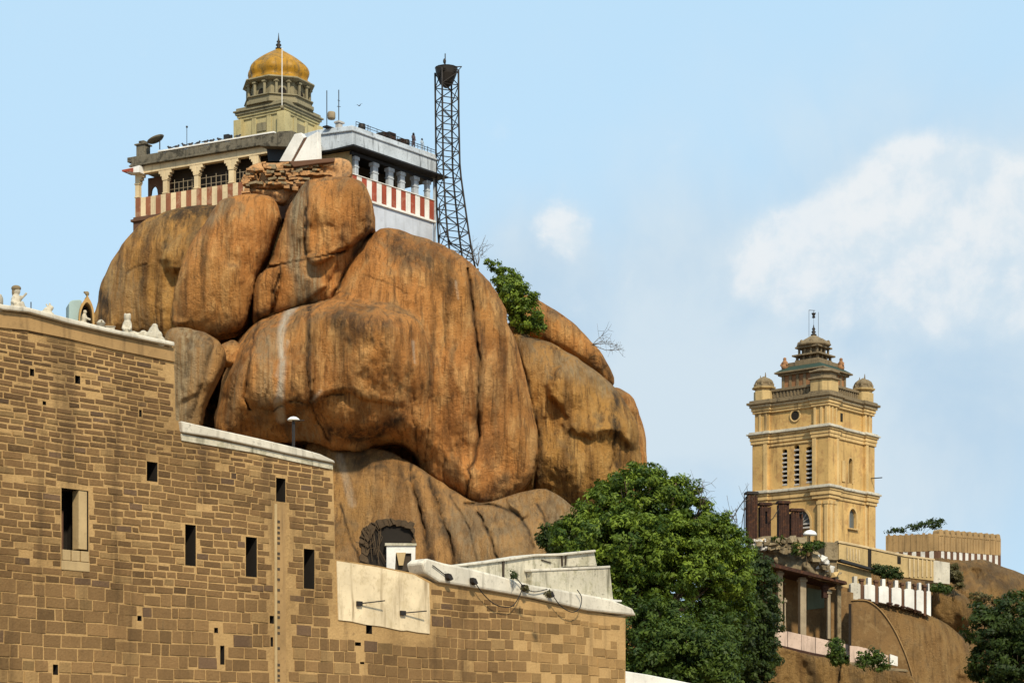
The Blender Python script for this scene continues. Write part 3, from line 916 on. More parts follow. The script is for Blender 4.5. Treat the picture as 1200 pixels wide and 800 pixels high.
tag(rock('boulder', [(198, 386), (222, 385), (249, 394), (262, 409), (260, 427), (248, 452), (237, 478), (230, 520), (205, 525), (190, 470), (190, 410)],
         186, 3.2, 'rock_tan', expo=0.36, rough=0.6, cell=40, cracks=[([(250, 400), (240, 440), (224, 490)], 1.6, .4)],
         dark=[([(245, 400), (236, 450), (220, 490)], 5, .6), ([(222, 400), (218, 440)], 4, .5)], grey=[([(215, 400), (212, 440), (212, 500)], 22, .75), ([(240, 410), (232, 450)], 10, .5)], seed=21),
    'small greyish boulder just above the white wall coping', 'boulder', G)
tag(rock('boulder', [(596, 378), (620, 393), (643, 402), (670, 416), (702, 437), (720, 453), (735, 472), (744, 490), (752, 520), (752, 560), (742, 600), (700, 640), (655, 620), (636, 600), (610, 580), (592, 560), (590, 470)],
         207, 8, 'rock_brown', expo=0.32, rough=0.9, cell=70, bumps=[(670, 540, 40, 40, 2.2), (650, 440, 40, 30, .8), (625, 560, 25, 30, 1.0)],
         cracks=[([(604, 395), (612, 430), (624, 470), (630, 520), (624, 575)], 2.4, .8), ([(720, 460), (722, 500), (716, 550)], 1.7, .4)],
         dark=[([(722, 470), (722, 510), (724, 545)], 5, .9), ([(632, 480), (634, 560)], 4, .6), ([(690, 590), (650, 600)], 10, .6), ([(680, 470), (676, 520)], 3, .4)],
         grey=[([(660, 425), (690, 440), (710, 455)], 12, .5), ([(615, 400), (640, 430)], 14, .3)], seed=26),
    'broad brown boulder behind the big green tree', 'boulder', G)
tag(rock('boulder', [(716, 458), (733, 461), (746, 476), (755, 502), (758, 530), (758, 560), (745, 590), (725, 580), (716, 530)],
         207, 3.5, 'rock', expo=0.45, rough=0.5, dark=[([(722, 470), (726, 500), (726, 540)], 5, .8), ([(742, 480), (750, 520)], 3, .5)], seed=31),
    'narrow orange boulder at the right tip of the rock', 'boulder', G)
tag(rock('boulder', [(598, 350), (614, 344), (636, 354), (660, 370), (687, 391), (704, 411), (717, 433), (718, 450), (702, 440), (681, 424), (643, 408), (611, 394), (598, 380)],
         212, 4.5, 'rock', expo=0.36, rough=0.5, dark=[([(688, 412), (700, 430)], 6, .6), ([(705, 420), (714, 440)], 3, .5)], seed=36),
    'long orange slab lying above the tree, right of the shrub', 'boulder', G)
tag(rock('boulder', [(258, 404), (272, 398), (282, 404), (283, 420), (270, 430), (258, 425)], 190, 1.6, 'rock', rough=.3, seed=42, step=1.6),
    'tiny stone caught in the dark cleft below the egg-shaped boulder', 'boulder', G)

# cave shrine at the foot of the rock
cv = thing('cave_shrine', at(467, 668, 176.5), R(8), 'small whitewashed shrine doorway under a rough dark cave mouth', 'shrine')
cf = Fr(467, 176.5, 8, 668)
b = MB()
b.prism(cf.poly([(453, 638), (487, 638), (486.5, 668), (482, 668), (482, 648), (464, 648), (463, 668), (453, 668)]), 0, 0.6)
b.build('front_wall', 'white', cv, bevel=.03)
MB().prism(cf.poly([(464, 648), (482, 648), (482, 668), (463, 668)]), .25, .35).build('niche_back', 'dim', cv)
MB().prism(cf.poly([(464.5, 647), (475.5, 647), (474, 654), (472.5, 662), (467.5, 662), (466, 654)], -.1), -.1, .1).build('niche_panel', 'jamb', cv)
MB().prism(cf.poly([(451, 636), (488, 636.5), (488, 639), (451, 639)]), -.15, .7).build('lintel', 'coping_old', cv)
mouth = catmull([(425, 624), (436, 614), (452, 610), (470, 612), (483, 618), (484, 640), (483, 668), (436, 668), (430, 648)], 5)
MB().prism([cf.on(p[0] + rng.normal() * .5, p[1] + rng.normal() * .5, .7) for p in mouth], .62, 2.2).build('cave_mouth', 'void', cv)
mo = catmull([(422, 670), (424, 640), (423, 624), (433, 613), (452, 607), (471, 608), (486, 615), (488, 640), (487, 670)], 6, False)
mi_ = catmull([(431, 670), (433, 645), (431, 631), (440, 620), (455, 615), (470, 616), (482, 621), (484, 640), (483, 670)], 6, False)
b = MB()
rj = np.random.default_rng(4)
mo = mo + rj.normal(size=mo.shape) * 1.1
mi_ = mi_ + rj.normal(size=mi_.shape) * 1.6
for i in range(len(mo) - 1):
    a_ = rj.uniform(.15, .45)
    b.prism([cf.on(*mo[i]), cf.on(*mo[i + 1]), cf.on(*mi_[i + 1]), cf.on(*mi_[i])], a_, 1.2)
b.build('rough_rim', 'darkrock', cv, bevel=.08)
b = MB()
for _ in range(14):
    px, py = rng.uniform(426, 448), rng.uniform(612, 625)
    x, z = cf.on(px, py)
    b.tube([(x, .2, z), (x + rng.normal() * .3, .15, z - .6 - rng.random()), (x + rng.normal() * .4, .2, z - 1.2 - 2 * rng.random())], .03, 4)
b.build('hanging_roots', 'darkrock', cv)

# ------------------------------------------------------------------ the great masonry wall
WF = Fr(0, 90, math.degrees(math.atan2(2400, 2140)), 850)
wall = WF.thing('fort_wall', 'huge brown stone block wall with pale mortar filling the lower left', 'wall')
TOP = [(-160, 318), (0, 361), (30, 364), (75, 376), (130, 390), (203, 405), (204.5, 440), (206, 492), (250, 504), (300, 516), (350, 528), (390, 541), (393, 655), (440, 662), (484, 671), (507, 682), (560, 690), (614, 700), (674, 713), (733, 723)]
top_xz = WF.poly(TOP)
xr = top_xz[-1][0]
outer = [(top_xz[0][0], -6)] + top_xz + [(xr, -6)]
OPEN = [('window', 72, 573, 103.5, 664), ('slot', 172, 541, 184.5, 563), ('slot', 217, 614.5, 229.5, 662), ('slot', 288, 629, 301, 675), ('slot', 356, 643, 368.5, 689), ('slot', 323.5, 560, 334.5, 587),
        ('hole', 161, 721, 166, 727), ('hole', 251, 735, 255.5, 741), ('hole', 258, 756, 263, 778), ('hole', 316, 721, 321.5, 730), ('hole', 317, 746, 320, 757), ('hole', 62, 778, 68, 790),
        ('hole', 429, 728, 436, 742), ('hole', 416, 752, 423, 756), ('hole', 422, 775, 427, 777.5), ('hole', 35, 432, 40, 440), ('hole', 88, 440, 94, 449), ('hole', 163, 480, 166, 488), ('hole', 50, 470, 54, 474)]
rects = []
for k, x0, y0, x1, y1 in OPEN:
    xa, za = WF.on(x0, y1)
    xb, zb = WF.on(x1, y0)
    xc, zc = WF.on((x0 + x1) / 2, y0)
    rects.append((k, xa, xb, za, zc))
loops = [[Vector((x, z, 0)) for x, z in outer]] + [[Vector((a, c, 0)), Vector((a, d, 0)), Vector((b_, d, 0)), Vector((b_, c, 0))] for _, a, b_, c, d in rects]
tris = tessellate_polygon(loops)
flat = [v for lp in loops for v in lp]
wm = MB()
wv = [(v.x, 0, v.y) for v in flat]
wfaces = []
for t in tris:
    a, b_, c = [flat[i] for i in t]
    s = (b_.x - a.x) * (c.y - a.y) - (c.x - a.x) * (b_.y - a.y)
    wfaces.append(tuple(t) if s > 0 else (t[0], t[2], t[1]))
wm.add(wv, wfaces)
n = len(outer)
TH = 2.6
wm.add([(x, 0, z) for x, z in outer] + [(x, TH, z) for x, z in outer], [((i), (i + 1) % n, (i + 1) % n + n, i + n) for i in range(n)] + [tuple(range(2 * n - 1, n - 1, -1))])
nbase = len(wm.v)
px_ = np.array([p[0] for p in top_xz])
pz_ = np.array([p[1] for p in top_xz])
cols = [(0.49, 0.31, 0.132)] * nbase
stones_v, stones_f, stones_c = [], [], []
zrow = -1.0
row = 0
plaster_x = (WF.on(393, 700)[0], WF.on(503, 700)[0])
plast_z0 = WF.on(450, 734)[1]
chx = (WF.on(320.5, 700)[0], WF.on(335, 700)[0])
chz = WF.on(327, 589)[1]
xs600 = WF.on(590, 740)[0]
while zrow < 20:
    zz = zrow - (CZ - WF.o.z) + 0
    if zrow < 6.0 + 0.3 * math.sin(row):
        hgt = random.uniform(.5, .64)
        gap = .058
        lens = (.55, 1.25)
    elif zrow < 12.5:
        hgt = random.uniform(.31, .36)
        gap = .068
        lens = (.6, 1.2)
    else:
        hgt = random.uniform(.245, .29)
        gap = .085
        lens = (.6, 1.1)
    x = top_xz[0][0] + random.random()
    ph = random.random() * 6
    while x < xr - .2:
        L = random.uniform(*lens)
        thin = x > plaster_x[0] and zrow > 3.4
        if random.random() < .08:
            L *= .55
        x0, x1 = x + gap / 2, min(x + L - gap / 2, xr - .05)
        x += L
        xm = (x0 + x1) / 2
        wav = .07 * math.sin(xm * .35 + row * .13) + .04 * math.sin(xm * 1.1 + row * .21)
        z0, z1 = zrow + gap / 2 + wav, zrow + hgt - gap / 2 + wav
        if random.random() < .1:
            z0 += random.random() * .08
        if random.random() < .1:
            z1 -= random.random() * .08
        if x1 - x0 < .15:
            continue
        lim = min(np.interp(x0, px_, pz_), np.interp(x1, px_, pz_)) - (.5 if x0 < WF.on(204, 430)[0] else .3)
        if z1 > lim:
            continue
        if any(x1 > a - .06 and x0 < b_ + .06 and z1 > c - .06 and z0 < d + .06 for _, a, b_, c, d in rects):
            # cut the stone at the opening
            done = False
            for _, a, b_, c, d in rects:
                if x1 > a - .06 and x0 < b_ + .06 and z1 > c - .06 and z0 < d + .06:
                    if x0 < a - .3:
                        x1 = a - .06
                        done = True
                    elif x1 > b_ + .3:
                        x0 = b_ + .06
                        done = True
                    else:
                        done = False
                    break
            if not done or any(x1 > a - .05 and x0 < b_ + .05 and z1 > c - .05 and z0 < d + .05 for _, a, b_, c, d in rects):
                continue
        if x1 > plaster_x[0] - .02 and x0 < plaster_x[1] + .02 and z1 > plast_z0 - .5:
            continue
        if x1 > chx[0] and x0 < chx[1] and z0 < chz:
            continue
        right_plain = ss(0, 4, xm - xs600)
        if random.random() < .012 + .32 * right_plain:
            continue
        j = .016
        q = [(x0, z0), (x1, z0), (x1, z1), (x0, z1)]
        q = [(a + random.uniform(-j, j), c + random.uniform(-j, j)) for a, c in q]
        pr = random.uniform(.012, .04)
        ch = .012
        qi = [(q[0][0] + ch, q[0][1] + ch), (q[1][0] - ch, q[1][1] + ch), (q[2][0] - ch, q[2][1] - ch), (q[3][0] + ch, q[3][1] - ch)]
        bse = len(stones_v)
        tl = random.uniform(-.012, .012)
        stones_v += [(a, -.003, c) for a, c in q] + [(a, -pr + tl * (1 if i in (0, 3) else -1), c) for i, (a, c) in enumerate(qi)]
        stones_f += [(bse + 4, bse + 5, bse + 6, bse + 7)] + [(bse + i, bse + (i + 1) % 4, bse + 4 + (i + 1) % 4, bse + 4 + i) for i in range(4)]
        v = random.gauss(1, .12) * (.7 if random.random() < (.06 if zrow < 6 else .13) else 1)
        big = zrow < 6.0
        basec = (.235, .137, .056) if big else ((.205, .117, .047) if zrow < 12.5 else (.175, .098, .041))
        if random.random() < .05:
            basec = (.15, .09, .05)
        if random.random() < .1:
            basec = (.33, .205, .085)
        mixr = right_plain * .85
        basec = tuple(p * (1 - mixr) + r * mixr for p, r in zip(basec, (.34, .205, .08)))
        stones_c += [tuple(max(.02, p * v) for p in basec)] * 8
    zrow += hgt
    row += 1
wm.add(stones_v, stones_f)
cols += stones_c
wo_ = wm.build('masonry', 'masonry', wall)
ca = wo_.data.attributes.new('Col', 'FLOAT_COLOR', 'POINT')
ca.data.foreach_set('color', np.c_[np.array(cols), np.ones(len(cols))].ravel())
for k, a, b_, c, d in rects:
    dep = {'window': 1.6, 'slot': 1.3, 'hole': .5}[k]
    m_ = MB()
    # five inner faces of a recess, its shade put into their near-black colour
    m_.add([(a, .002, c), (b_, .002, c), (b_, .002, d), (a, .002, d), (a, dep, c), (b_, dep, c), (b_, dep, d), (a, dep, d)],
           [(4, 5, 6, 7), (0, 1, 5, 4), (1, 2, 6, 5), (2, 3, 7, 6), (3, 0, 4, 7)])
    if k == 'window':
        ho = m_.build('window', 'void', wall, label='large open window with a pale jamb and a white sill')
        jb = MB()
        jb.box(b_ - .55 * (b_ - a) / 1.6, b_ - .05, .04, .5, c + .9, d - .02)
        jb.build('jamb', 'jamb', ho)
        MB().box(a + .45, a + .75, .9, 1.0, c + .8, d - .9).build('shutter', 'brownbeam', ho)
        sl = MB()
        sl.box(a - .03, b_ + .04, -.06, .5, c - .12, c + .30)
        for q in range(3):
            xx = a + .05 + q * (b_ - a) / 3
            sl.box(xx, xx + (b_ - a) / 3.4, -.03 - .02 * q, .4, c + .32, c + .80)
        sl.build('sill', 'jamb', ho, bevel=.02)
    else:
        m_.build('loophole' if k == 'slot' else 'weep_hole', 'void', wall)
# plaster strips, copings
cp = MB()
cp.prism(WF.poly([(-160, 316), (0, 358), (30, 361.5), (75, 373.5), (130, 387), (200, 401.5), (200, 406.5), (130, 392), (75, 379.5), (30, 367), (0, 364), (-160, 323)]), -.32, 2.4)
cp.build('coping', 'coping', wall, bevel=.06)
cp = MB()
cp.prism(WF.poly([(209, 493.5), (250, 503), (300, 514), (350, 526), (372, 532), (388, 539.5), (390, 543), (360, 537), (340, 533), (300, 524), (250, 513), (211, 507)]), -.22, 2.4)
cp.build('coping', 'coping', wall, bevel=.06)
b = MB()
b.prism(WF.poly([(0, 365), (30, 369), (75, 380), (130, 393), (203, 408), (203.5, 424), (130, 409), (75, 396), (30, 387), (0, 384), (-160, 345), (-160, 324)]), -.10, .05)
b.build('plaster_band', 'brownplaster', wall)
b = MB()
b.prism(WF.poly([(211, 508), (300, 525), (340, 534), (389, 544), (389, 550), (340, 540), (300, 531), (212, 516)]), -.07, .05)
b.build('plaster_band', 'coping_old', wall)
b = MB()
b.prism(WF.poly([(394, 657), (440, 664), (484, 673), (502, 683), (502.4, 700), (503.2, 722), (502.6, 742), (488, 740.5), (476, 738.2), (470, 738.6), (446, 733.5), (428, 731.5), (410, 727.5), (396, 726), (395.2, 700)]), -.06, .05)
b.build('plaster_panel', 'plaster', wall)
cb = MB()
for (x0, y0), (x1, y1) in (((419, 707), (443, 704)), ((470, 718), (492, 716))):
    (xa, za), (xb, zb) = WF.on(x0, y0), WF.on(x1, y1)
    cb.tube([(xa, -.14, za), (xb, -.5, zb)], .035, 6)
    cb.box(xa - .18, xa + .18, -.2, -.09, za - .12, za + .12)
cb.build('iron_bracket', 'iron', wall)
ch = MB()
ch.prism(WF.poly([(324.5, 592), (334, 590), (334.8, 830), (325, 830)]), -.025, .02, 0)
ch.prism(WF.poly([(321, 590), (323.8, 590), (324.2, 830), (321.4, 830)]), -.06, .02, 1)
for i in range(34):
    y = 597 + i * 6.2 + random.uniform(-.8, .8)
    if i % 7 and random.random() < .8:
        ch.prism(WF.poly([(324.6, y), (327.4, y + .3), (327.4, y + 3.2), (324.6, y + 3.0)]), -.045, .02, 2)
ch.build('drain_channel', ['brownplaster', 'jamb', 'dim'], wall)

# stepped parapet above the lower wall
PF = Fr(600, 116.3, math.degrees(math.atan2(2400, 2140)), 720)
par = PF.thing('stair_parapet', 'whitewashed stepped parapet stained with moss on the lower wall', 'parapet')
b = MB()
b.prism(PF.poly([(480, 660), (486, 655), (507, 661), (538, 667), (570, 675), (608, 686), (640, 691), (700, 702), (727, 713), (732, 722), (674, 716), (614, 702), (545, 690), (500, 683), (484, 673)]), -.95, .3)
b.build('rounded_coping', 'coping', par, bevel=.12)
b = MB()
b.prism(PF.poly([(532, 663), (560, 660), (588.5, 656), (589, 690), (560, 684), (532, 675)], .5), .5, 2.2)
b.prism(PF.poly([(590, 656), (627, 650), (660, 649), (661, 705), (590, 690)], .5), .52, 2.2)
b.prism(PF.poly([(660.5, 649), (697, 645), (701, 663), (660.5, 664)], .5), .56, 2.2)
b.build('stepped_wall', 'coping_old', par, bevel=.05)
b = MB()
b.prism(PF.poly([(620, 668), (702, 664.5), (711, 664), (715, 702), (712, 712), (660, 702), (620, 692)], .3), .05, .49)
b.build('lower_step', 'coping_old', par, bevel=.05)
for pl in ([(531, 661.5), (560, 658.6), (589.5, 654.6), (589.5, 657.2), (560, 661), (531, 664)], [(589.8, 654.8), (627, 648.8), (661, 647.8), (661, 650.6), (627, 651.5), (590, 657.3)], [(660, 647.8), (697.5, 643.8), (698, 646.4), (660, 650.4)]):
    MB().prism(PF.poly(pl, .4), .36, 2.3).build('cap_stone', 'coping', par, bevel=.03)
MB().prism(PF.poly([(619, 666.8), (702, 663.2), (712, 662.6), (712, 665.4), (702, 666), (619, 669.6)], .2), -.02, .5).build('cap_stone', 'coping', par, bevel=.03)
b = MB()
for pl in ([(589, 657), (591.5, 657), (591, 672), (592, 690), (590, 690), (589.5, 672)], [(658, 651), (659.6, 651), (660.2, 663), (658.6, 663)], [(663, 651), (664.2, 651), (663.5, 662), (662.6, 662)], [(635, 655), (646, 658.5), (646, 659.5), (635, 656)]):
    MB().prism(PF.poly(pl, .45), .44, .52).build('open_joint', 'dim', par)
b = MB()
b.prism(PF.poly([(700, 701), (724, 703), (724, 705), (700, 704)], -.2), -.5, .3)
b.build('ledge', 'white', par)
for k, pts in enumerate(([(507, 662), (515, 668), (523, 674), (530, 677)], [(556, 682), (566, 696), (580, 708), (597, 711), (606, 702), (612, 688)], [(612, 689), (625, 693), (640, 690)],
                         [(604, 678), (610, 685), (616, 690)], [(645, 697), (655, 710), (668, 717), (677, 712), (679, 700), (674, 691)])):
    c_ = MB()
    pl = catmull(pts, 5, False)
    xz = [PF.on(p[0], p[1], -1.02) for p in pl]
    c_.tube([(x, -1.02 - .04 * k, z) for x, z in xz], .028, 6)
    o = c_.build('cable', 'cable', None, True)
    o.location, o.rotation_euler = PF.o, (0, 0, PF.a)
    tag(o, ['short black cable running down into the leftmost floodlight', 'long black cable hanging in a deep loop from the second floodlight', 'black cable lying along the parapet right of the deep loop', 'short steep black cable left of the parapet junction',
            'black cable curled in a round loop near the right end of the parapet'][k], 'cable', 'cables on the white parapet')
for k, (x, y) in enumerate(((526, 676), (555, 681), (615, 689), (645, 696))):
    r_ = PF.thing('floodlight', ['black floodlight at the end of the short cable, leftmost on the parapet', 'black floodlight where the deep hanging loop of cable starts', 'black floodlight at the right end of the deep cable loop', 'black floodlight beside the round cable loop'][k], 'floodlight', 'floodlights on the white parapet')
    xx, zz = PF.on(x, y, -1.1)
    r_.location = PF.o + Vector((xx * PF.c + 1.12 * PF.s, xx * PF.s - 1.12 * PF.c, zz))
    q = MB()
    q.prism([(-.22, .2), (.02, .16), (.2, -.1), (-.02, -.2), (-.2, -.05)], -.16, .12)
    q.build('housing', 'iron', r_, bevel=.02)
    MB().box(-.05, .05, .0, .2, -.1, .05).build('bracket', 'iron', r_)

# low white wall showing behind the lower wall end
b = MB()
LW = Fr(770, 128, 30, 850)
b.prism(LW.poly([(715, 783), (760, 790), (815, 801), (815, 840), (715, 840)]), 0, .8)
o = b.build('low_wall', 'white', None, bevel=.05)
o.location, o.rotation_euler = LW.o, (0, 0, LW.a)
tag(o, 'low whitewashed wall at the foot of the big tree', 'wall')

# ------------------------------------------------------------------ temple pavilion: the veranda wing
VF = Fr(330, 204, -27, 262)
ver = VF.thing('veranda_wing', 'beige pillared veranda with red and white striped balustrade on the rock top', 'temple')
xl, xrr = VF.on(160, 230)[0], VF.on(336, 200)[0]
zt, zp = VF.on(240, 170)[1], VF.on(240, 183)[1]          # parapet top, parapet foot
zo = VF.on(240, 198)[1]                                    # opening heads
zb1, zb0 = VF.on(240, 220.5)[1], VF.on(240, 243)[1]
DP = 7.0
b = MB()
b.box(xl - .1, xrr, -.05, .55, zo + .55, zp)              # lintel band
PIL = [(158, 163), (190.5, 196), (227, 232.5), (267.5, 274), (297, 303)]
px_x = [(VF.on(a, 220)[0], VF.on(c, 220)[0]) for a, c in PIL]
for i in range(len(px_x) - 1):                             # stepped brackets either side of each opening
    a, c = px_x[i][1], px_x[i + 1][0]
    for s_, e in ((a, 1), (c, -1)):
        b.prism([(s_ - e * .25, zo + .552), (s_ - e * .25, zo - .35), (s_ + e * .1, zo - .35), (s_ + e * .1, zo - .05), (s_ + e * .28, zo - .05), (s_ + e * .28, zo + .22), (s_ + e * .5, zo + .22), (s_ + e * .5, zo + .552)], -.02, .5)
b.build('lintel_band', 'beige', ver, bevel=.02)
for i, (a, c) in enumerate(px_x):
    b = MB()
    b.box(a + .03, c - .03, .0, .45, zb0, zo + .55)
    b.box(a - .03, c + .03, -.06, .5, zo - .5, zo - .36)
    b.box(a - .03, c + .03, -.06, .5, zb1 + .1, zb1 + .22)
    b.build('pillar', 'beige', ver, bevel=.02)
b = MB()
n_ = 29
for i in range(n_):
    a, c = xl + (xrr - xl) * i / n_, xl + (xrr - xl) * (i + 1) / n_
    b.box(a, c, -.14 + .003 * (i % 2), .3, zb0, zb1, i % 2)
b.build('striped_balustrade', ['redfade', 'beige'], ver)
b = MB()
b.box(xl - .25, xrr, -.25, DP, zb0 - 2.4, zb0 - .003)
b.box(xl - .45, xrr, -.45, DP + .1, zb0 - .5, zb0 - .25)
b.build('plinth', 'brownbeam', ver, bevel=.03)
b = MB()
b.box(xl + 3.2, xrr, 1.7, DP, zb0, zp - .01)               # inner room
b.box(xl, xrr, .56, 1.7, zp - .35, zp - .02)
b.build('inner_wall', 'dim', ver)
b = MB()
for i in (1, 2, 3):                                        # iron railings inside the openings
    a, c = px_x[i][1], min(px_x[i + 1][0], xrr)
    for k in range(1, 6):
        xx = a + (c - a) * k / 6
        b.tube([(xx, .5, zb1), (xx, .5, zb1 + (1.5 if k % 2 else 1.25))], .035, 5)
    for zz in (.55, 1.2):
        b.tube([(a, .5, zb1 + zz), (c, .5, zb1 + zz)], .035, 5)
b.build('railing', 'oldwood', ver)
# left end wall with two pointed arches open to the sky
b = MB()
arch = [(0, 0), (0, 1.5), (.16, 2.1), (.5, 2.55), (.84, 2.1), (1, 1.5), (1, 0)]


def arch_wall(mb, x0, x1, z0, z1, y0, y1, cuts, m=0, seg=None):
    """a wall with arched openings, made from piers and the filling over each arch; cuts: (left, right, foot, spring, apex)"""
    cuts = sorted(cuts)
    x = x0
    for l, r, zf, sp, ap in cuts:
        if l > x:
            mb.box(x, l, y0, y1, z0, z1, m)
        if zf > z0:
            mb.box(l, r, y0, y1, z0, zf, m)
        N = 12
        for i in range(N):
            t0, t1 = i / N, (i + 1) / N
            f = lambda t: sp + (ap - sp) * math.sqrt(max(0, 1 - (2 * t - 1) ** 2))
            a, c = l + (r - l) * t0, l + (r - l) * t1
            mb.prism([(a, f(t0)), (c, f(t1)), (c, z1), (a, z1)], y0, y1, m)
        x = r
    if x < x1:
        mb.box(x, x1, y0, y1, z0, z1, m)


A0 = px_x[0][1]
A1 = px_x[1][0]
hw = (A1 - A0)
arch_wall(b, A0, A1, zb1 - .3, zo + .5, 1.5, 1.7, [(A0 + .12 * hw, A0 + .42 * hw, zb1 - .3, zb1 + .7, zb1 + 1.5), (A0 + .62 * hw, A0 + .9 * hw, zb1 - .3, zb1 + .5, zb1 + 1.2)])
b.build('arched_screen', 'brownbeam', ver)
b = MB()
b.box(xl - .6, xrr, -.52, DP + .3, zp, zp + .14)
b.box(xl - .5, xrr, -.46, DP + .2, zp + .14, zp + .26)
b.build('eave', 'roofgrey', ver, bevel=.03)
b = MB()
xs_ = np.linspace(xl - .35, xrr, 30)
for i in range(29):
    b.box(xs_[i], xs_[i + 1] + (.0 if i % 2 else -.02), -.42 - .015 * (i % 3), -.1, zp + .26, zt - .18 + .05 * math.sin(i * 1.7), 0)
b.box(xl - .3, xl, -.1, DP, zp + .26, zt - .2)
b.box(xl, xrr, DP - .3, DP, zp + .26, zt - .2)
b.build('roof_parapet', 'roofgrey', ver, bevel=.03)
xc0 = VF.on(188, 172)[0]
MB().box(xc0, xrr - 1.2, -.48, -.06, zt - .1, zt + .06).build('white_coping', 'white', ver, bevel=.03)
b = MB()
xk = VF.on(167, 170)[0]
b.box(xk - .55, xk + .55, -.35, .6, zt - .2, zt + 1.0)
b.box(xk - .7, xk + .7, -.5, .75, zt + 1.0, zt + 1.15)
b.box(xk - .35, xk + .3, -.2, .5, zt + 1.15, zt + 1.5)
b.box(xl - .9, xk + 2.6, -.4, .3, zt - .6, zt - .1)
b.build('corner_turret', 'roofgrey', ver, bevel=.04)
b = MB()
xe, ze = VF.on(150, 201, -.5)
b.prism([(xe - .45, ze - .05), (xl + .2, ze - .25), (xl + .2, ze + .15), (xe - .5, ze + .12)], -.9, .6)
b.build('eave_tip', 'red', ver)
b = MB()
b.prism(VF.poly([(146, 199), (164, 194), (164, 202), (150, 203)], -.7), -.8, .3)
b.build('eave_bracket', 'white', ver)
# grey sloping awning and the two white stair flanks at the right end
b = MB()
b.prism(VF.poly([(308, 173), (330, 156), (346, 155), (358, 161), (340, 174)], -1.6), -2.2, 1.5)
b.build('awning', 'roofgrey', ver, bevel=.05)
MB().prism(VF.poly([(313, 174), (341, 174), (337, 189), (315, 189)], -.9), -1.0, .9).build('dark_doorway', 'black', ver)
fl = MB()
fl.prism(VF.poly([(331, 191), (349, 159), (357, 157.5), (360, 163), (345, 191)], -2.3), -2.9, -2.25)
fl.prism(VF.poly([(348, 191), (364, 163), (376, 156), (377, 191)], -2.3), -2.9, -2.25)
fl.build('stair_flank', 'white', ver, bevel=.04)
MB().prism(VF.poly([(346, 190), (361, 162.5), (363.5, 163), (348.5, 190)], -2.3), -2.8, -2.35).build('stair_gap', 'brownbeam', ver)

# things on the veranda roof
d_ = VF.thing('dish_antenna', 'grey dish antenna tilted up at the left end of the veranda roof', 'dish antenna')
x, z = VF.on(184, 170)
d_.location = VF.o + Vector((x * VF.c, x * VF.s, z))
b = MB()
b.lathe([(.02, -.16), (.4, -.1), (.75, .03), (.95, .2), (.93, .22), (.7, .08), (.35, -.04), (.02, -.1)], 20)
o = b.build('dish', 'roofgrey', d_, True)
o.location, o.rotation_euler = (-.1, 0, .45), (R(10), R(-22), 0)
MB().tube([(.35, 0, -.5), (.35, 0, .4), (-.05, 0, .4)], .06, 6).build('mast', 'iron', d_)
MB().tube([(-.1, 0, .4), (.25, 0, .95)], .05, 6).build('feed_arm', 'iron', d_)
o = thing('antenna_rod', VF.o + Vector((VF.on(219, 183)[0] * VF.c, VF.on(219, 183)[0] * VF.s, VF.on(219, 176)[1])), 0, 'thin whip aerial rising from the middle of the veranda roof', 'aerial')
MB().tube([(0, 0, -.6), (0, 0, 2.4)], .035, 5).build('rod', 'iron', o)
MB().box(-.09, .09, -.09, .09, 2.3, 2.45).build('tip', 'iron', o)
birds = [(199, 172), (207, 171), (216, 170), (223, 168.5), (232, 167.3), (241, 166), (248, 165.3), (257, 164), (279, 161.5)]
bm_ = None
for i, (x, y) in enumerate(birds):
    xx, zz = VF.on(x, 171, -.25)
    if bm_ is None:
        q = MB()
        q.ball((0, 0, .17), (.24, .12, .13))
        q.ball((.2, 0, .30), (.10, .09, .10))
        q.tube([(-.18, 0, .17), (-.42, 0, .12)], .07, 6, r1=.03)
        q.tube([(.28, 0, .3), (.37, 0, .28)], .035, 5, r1=.01)
        q.tube([(.02, .04, .0), (.0, .04, .1)], .02, 4)
        q.tube([(.02, -.04, .0), (.0, -.04, .1)], .02, 4)
        bo = q.build('pigeon', 'bird', None, True)
    else:
        bo = bm_.copy()
        COL.objects.link(bo)
    bm_ = bm_ or bo
    bo.location = VF.o + Vector((xx * VF.c - .25 * -VF.s * 0 + .25 * VF.s, xx * VF.s - .25 * VF.c, zt + .06))
    bo.rotation_euler = (0, 0, random.choice((0, 3.0)) + random.uniform(-.6, .6))
    tag(bo, 'small dark pigeon perched on the white coping of the veranda roof', 'pigeon', 'pigeons on the veranda roof')
o = thing('roof_box', VF.o + Vector((VF.on(266, 163)[0] * VF.c, VF.on(266, 163)[0] * VF.s, zt + .06)), VF.a, 'small black box standing on the white coping among the pigeons', 'box')
MB().box(-.3, .3, -.2, .2, .12, .6).build('casing', 'black', o, bevel=.02)
MB().box(-.36, .36, -.24, .24, 0, .12).build('base', 'iron', o)
MB().box(.5, .62, -.1, .1, 0, .5).build('post', 'iron', o)

# ------------------------------------------------------------------ golden-domed shrine tower
dang = R(-31)
dc = at(326.5, 165, 212)
dome = thing('dome_tower', Vector((dc.x, dc.y, at(327, 165, 212).z - 2.5)), dang, 'square khaki tower with a golden bulbous dome above the temple roofs', 'tower')
k = 208.2 / F
kc = 212 / F


def dz(y):
    return CZ + (HY - y) * k - dome.location.z


def dzc(y):
    return CZ + (HY - y) * kc - dome.location.z


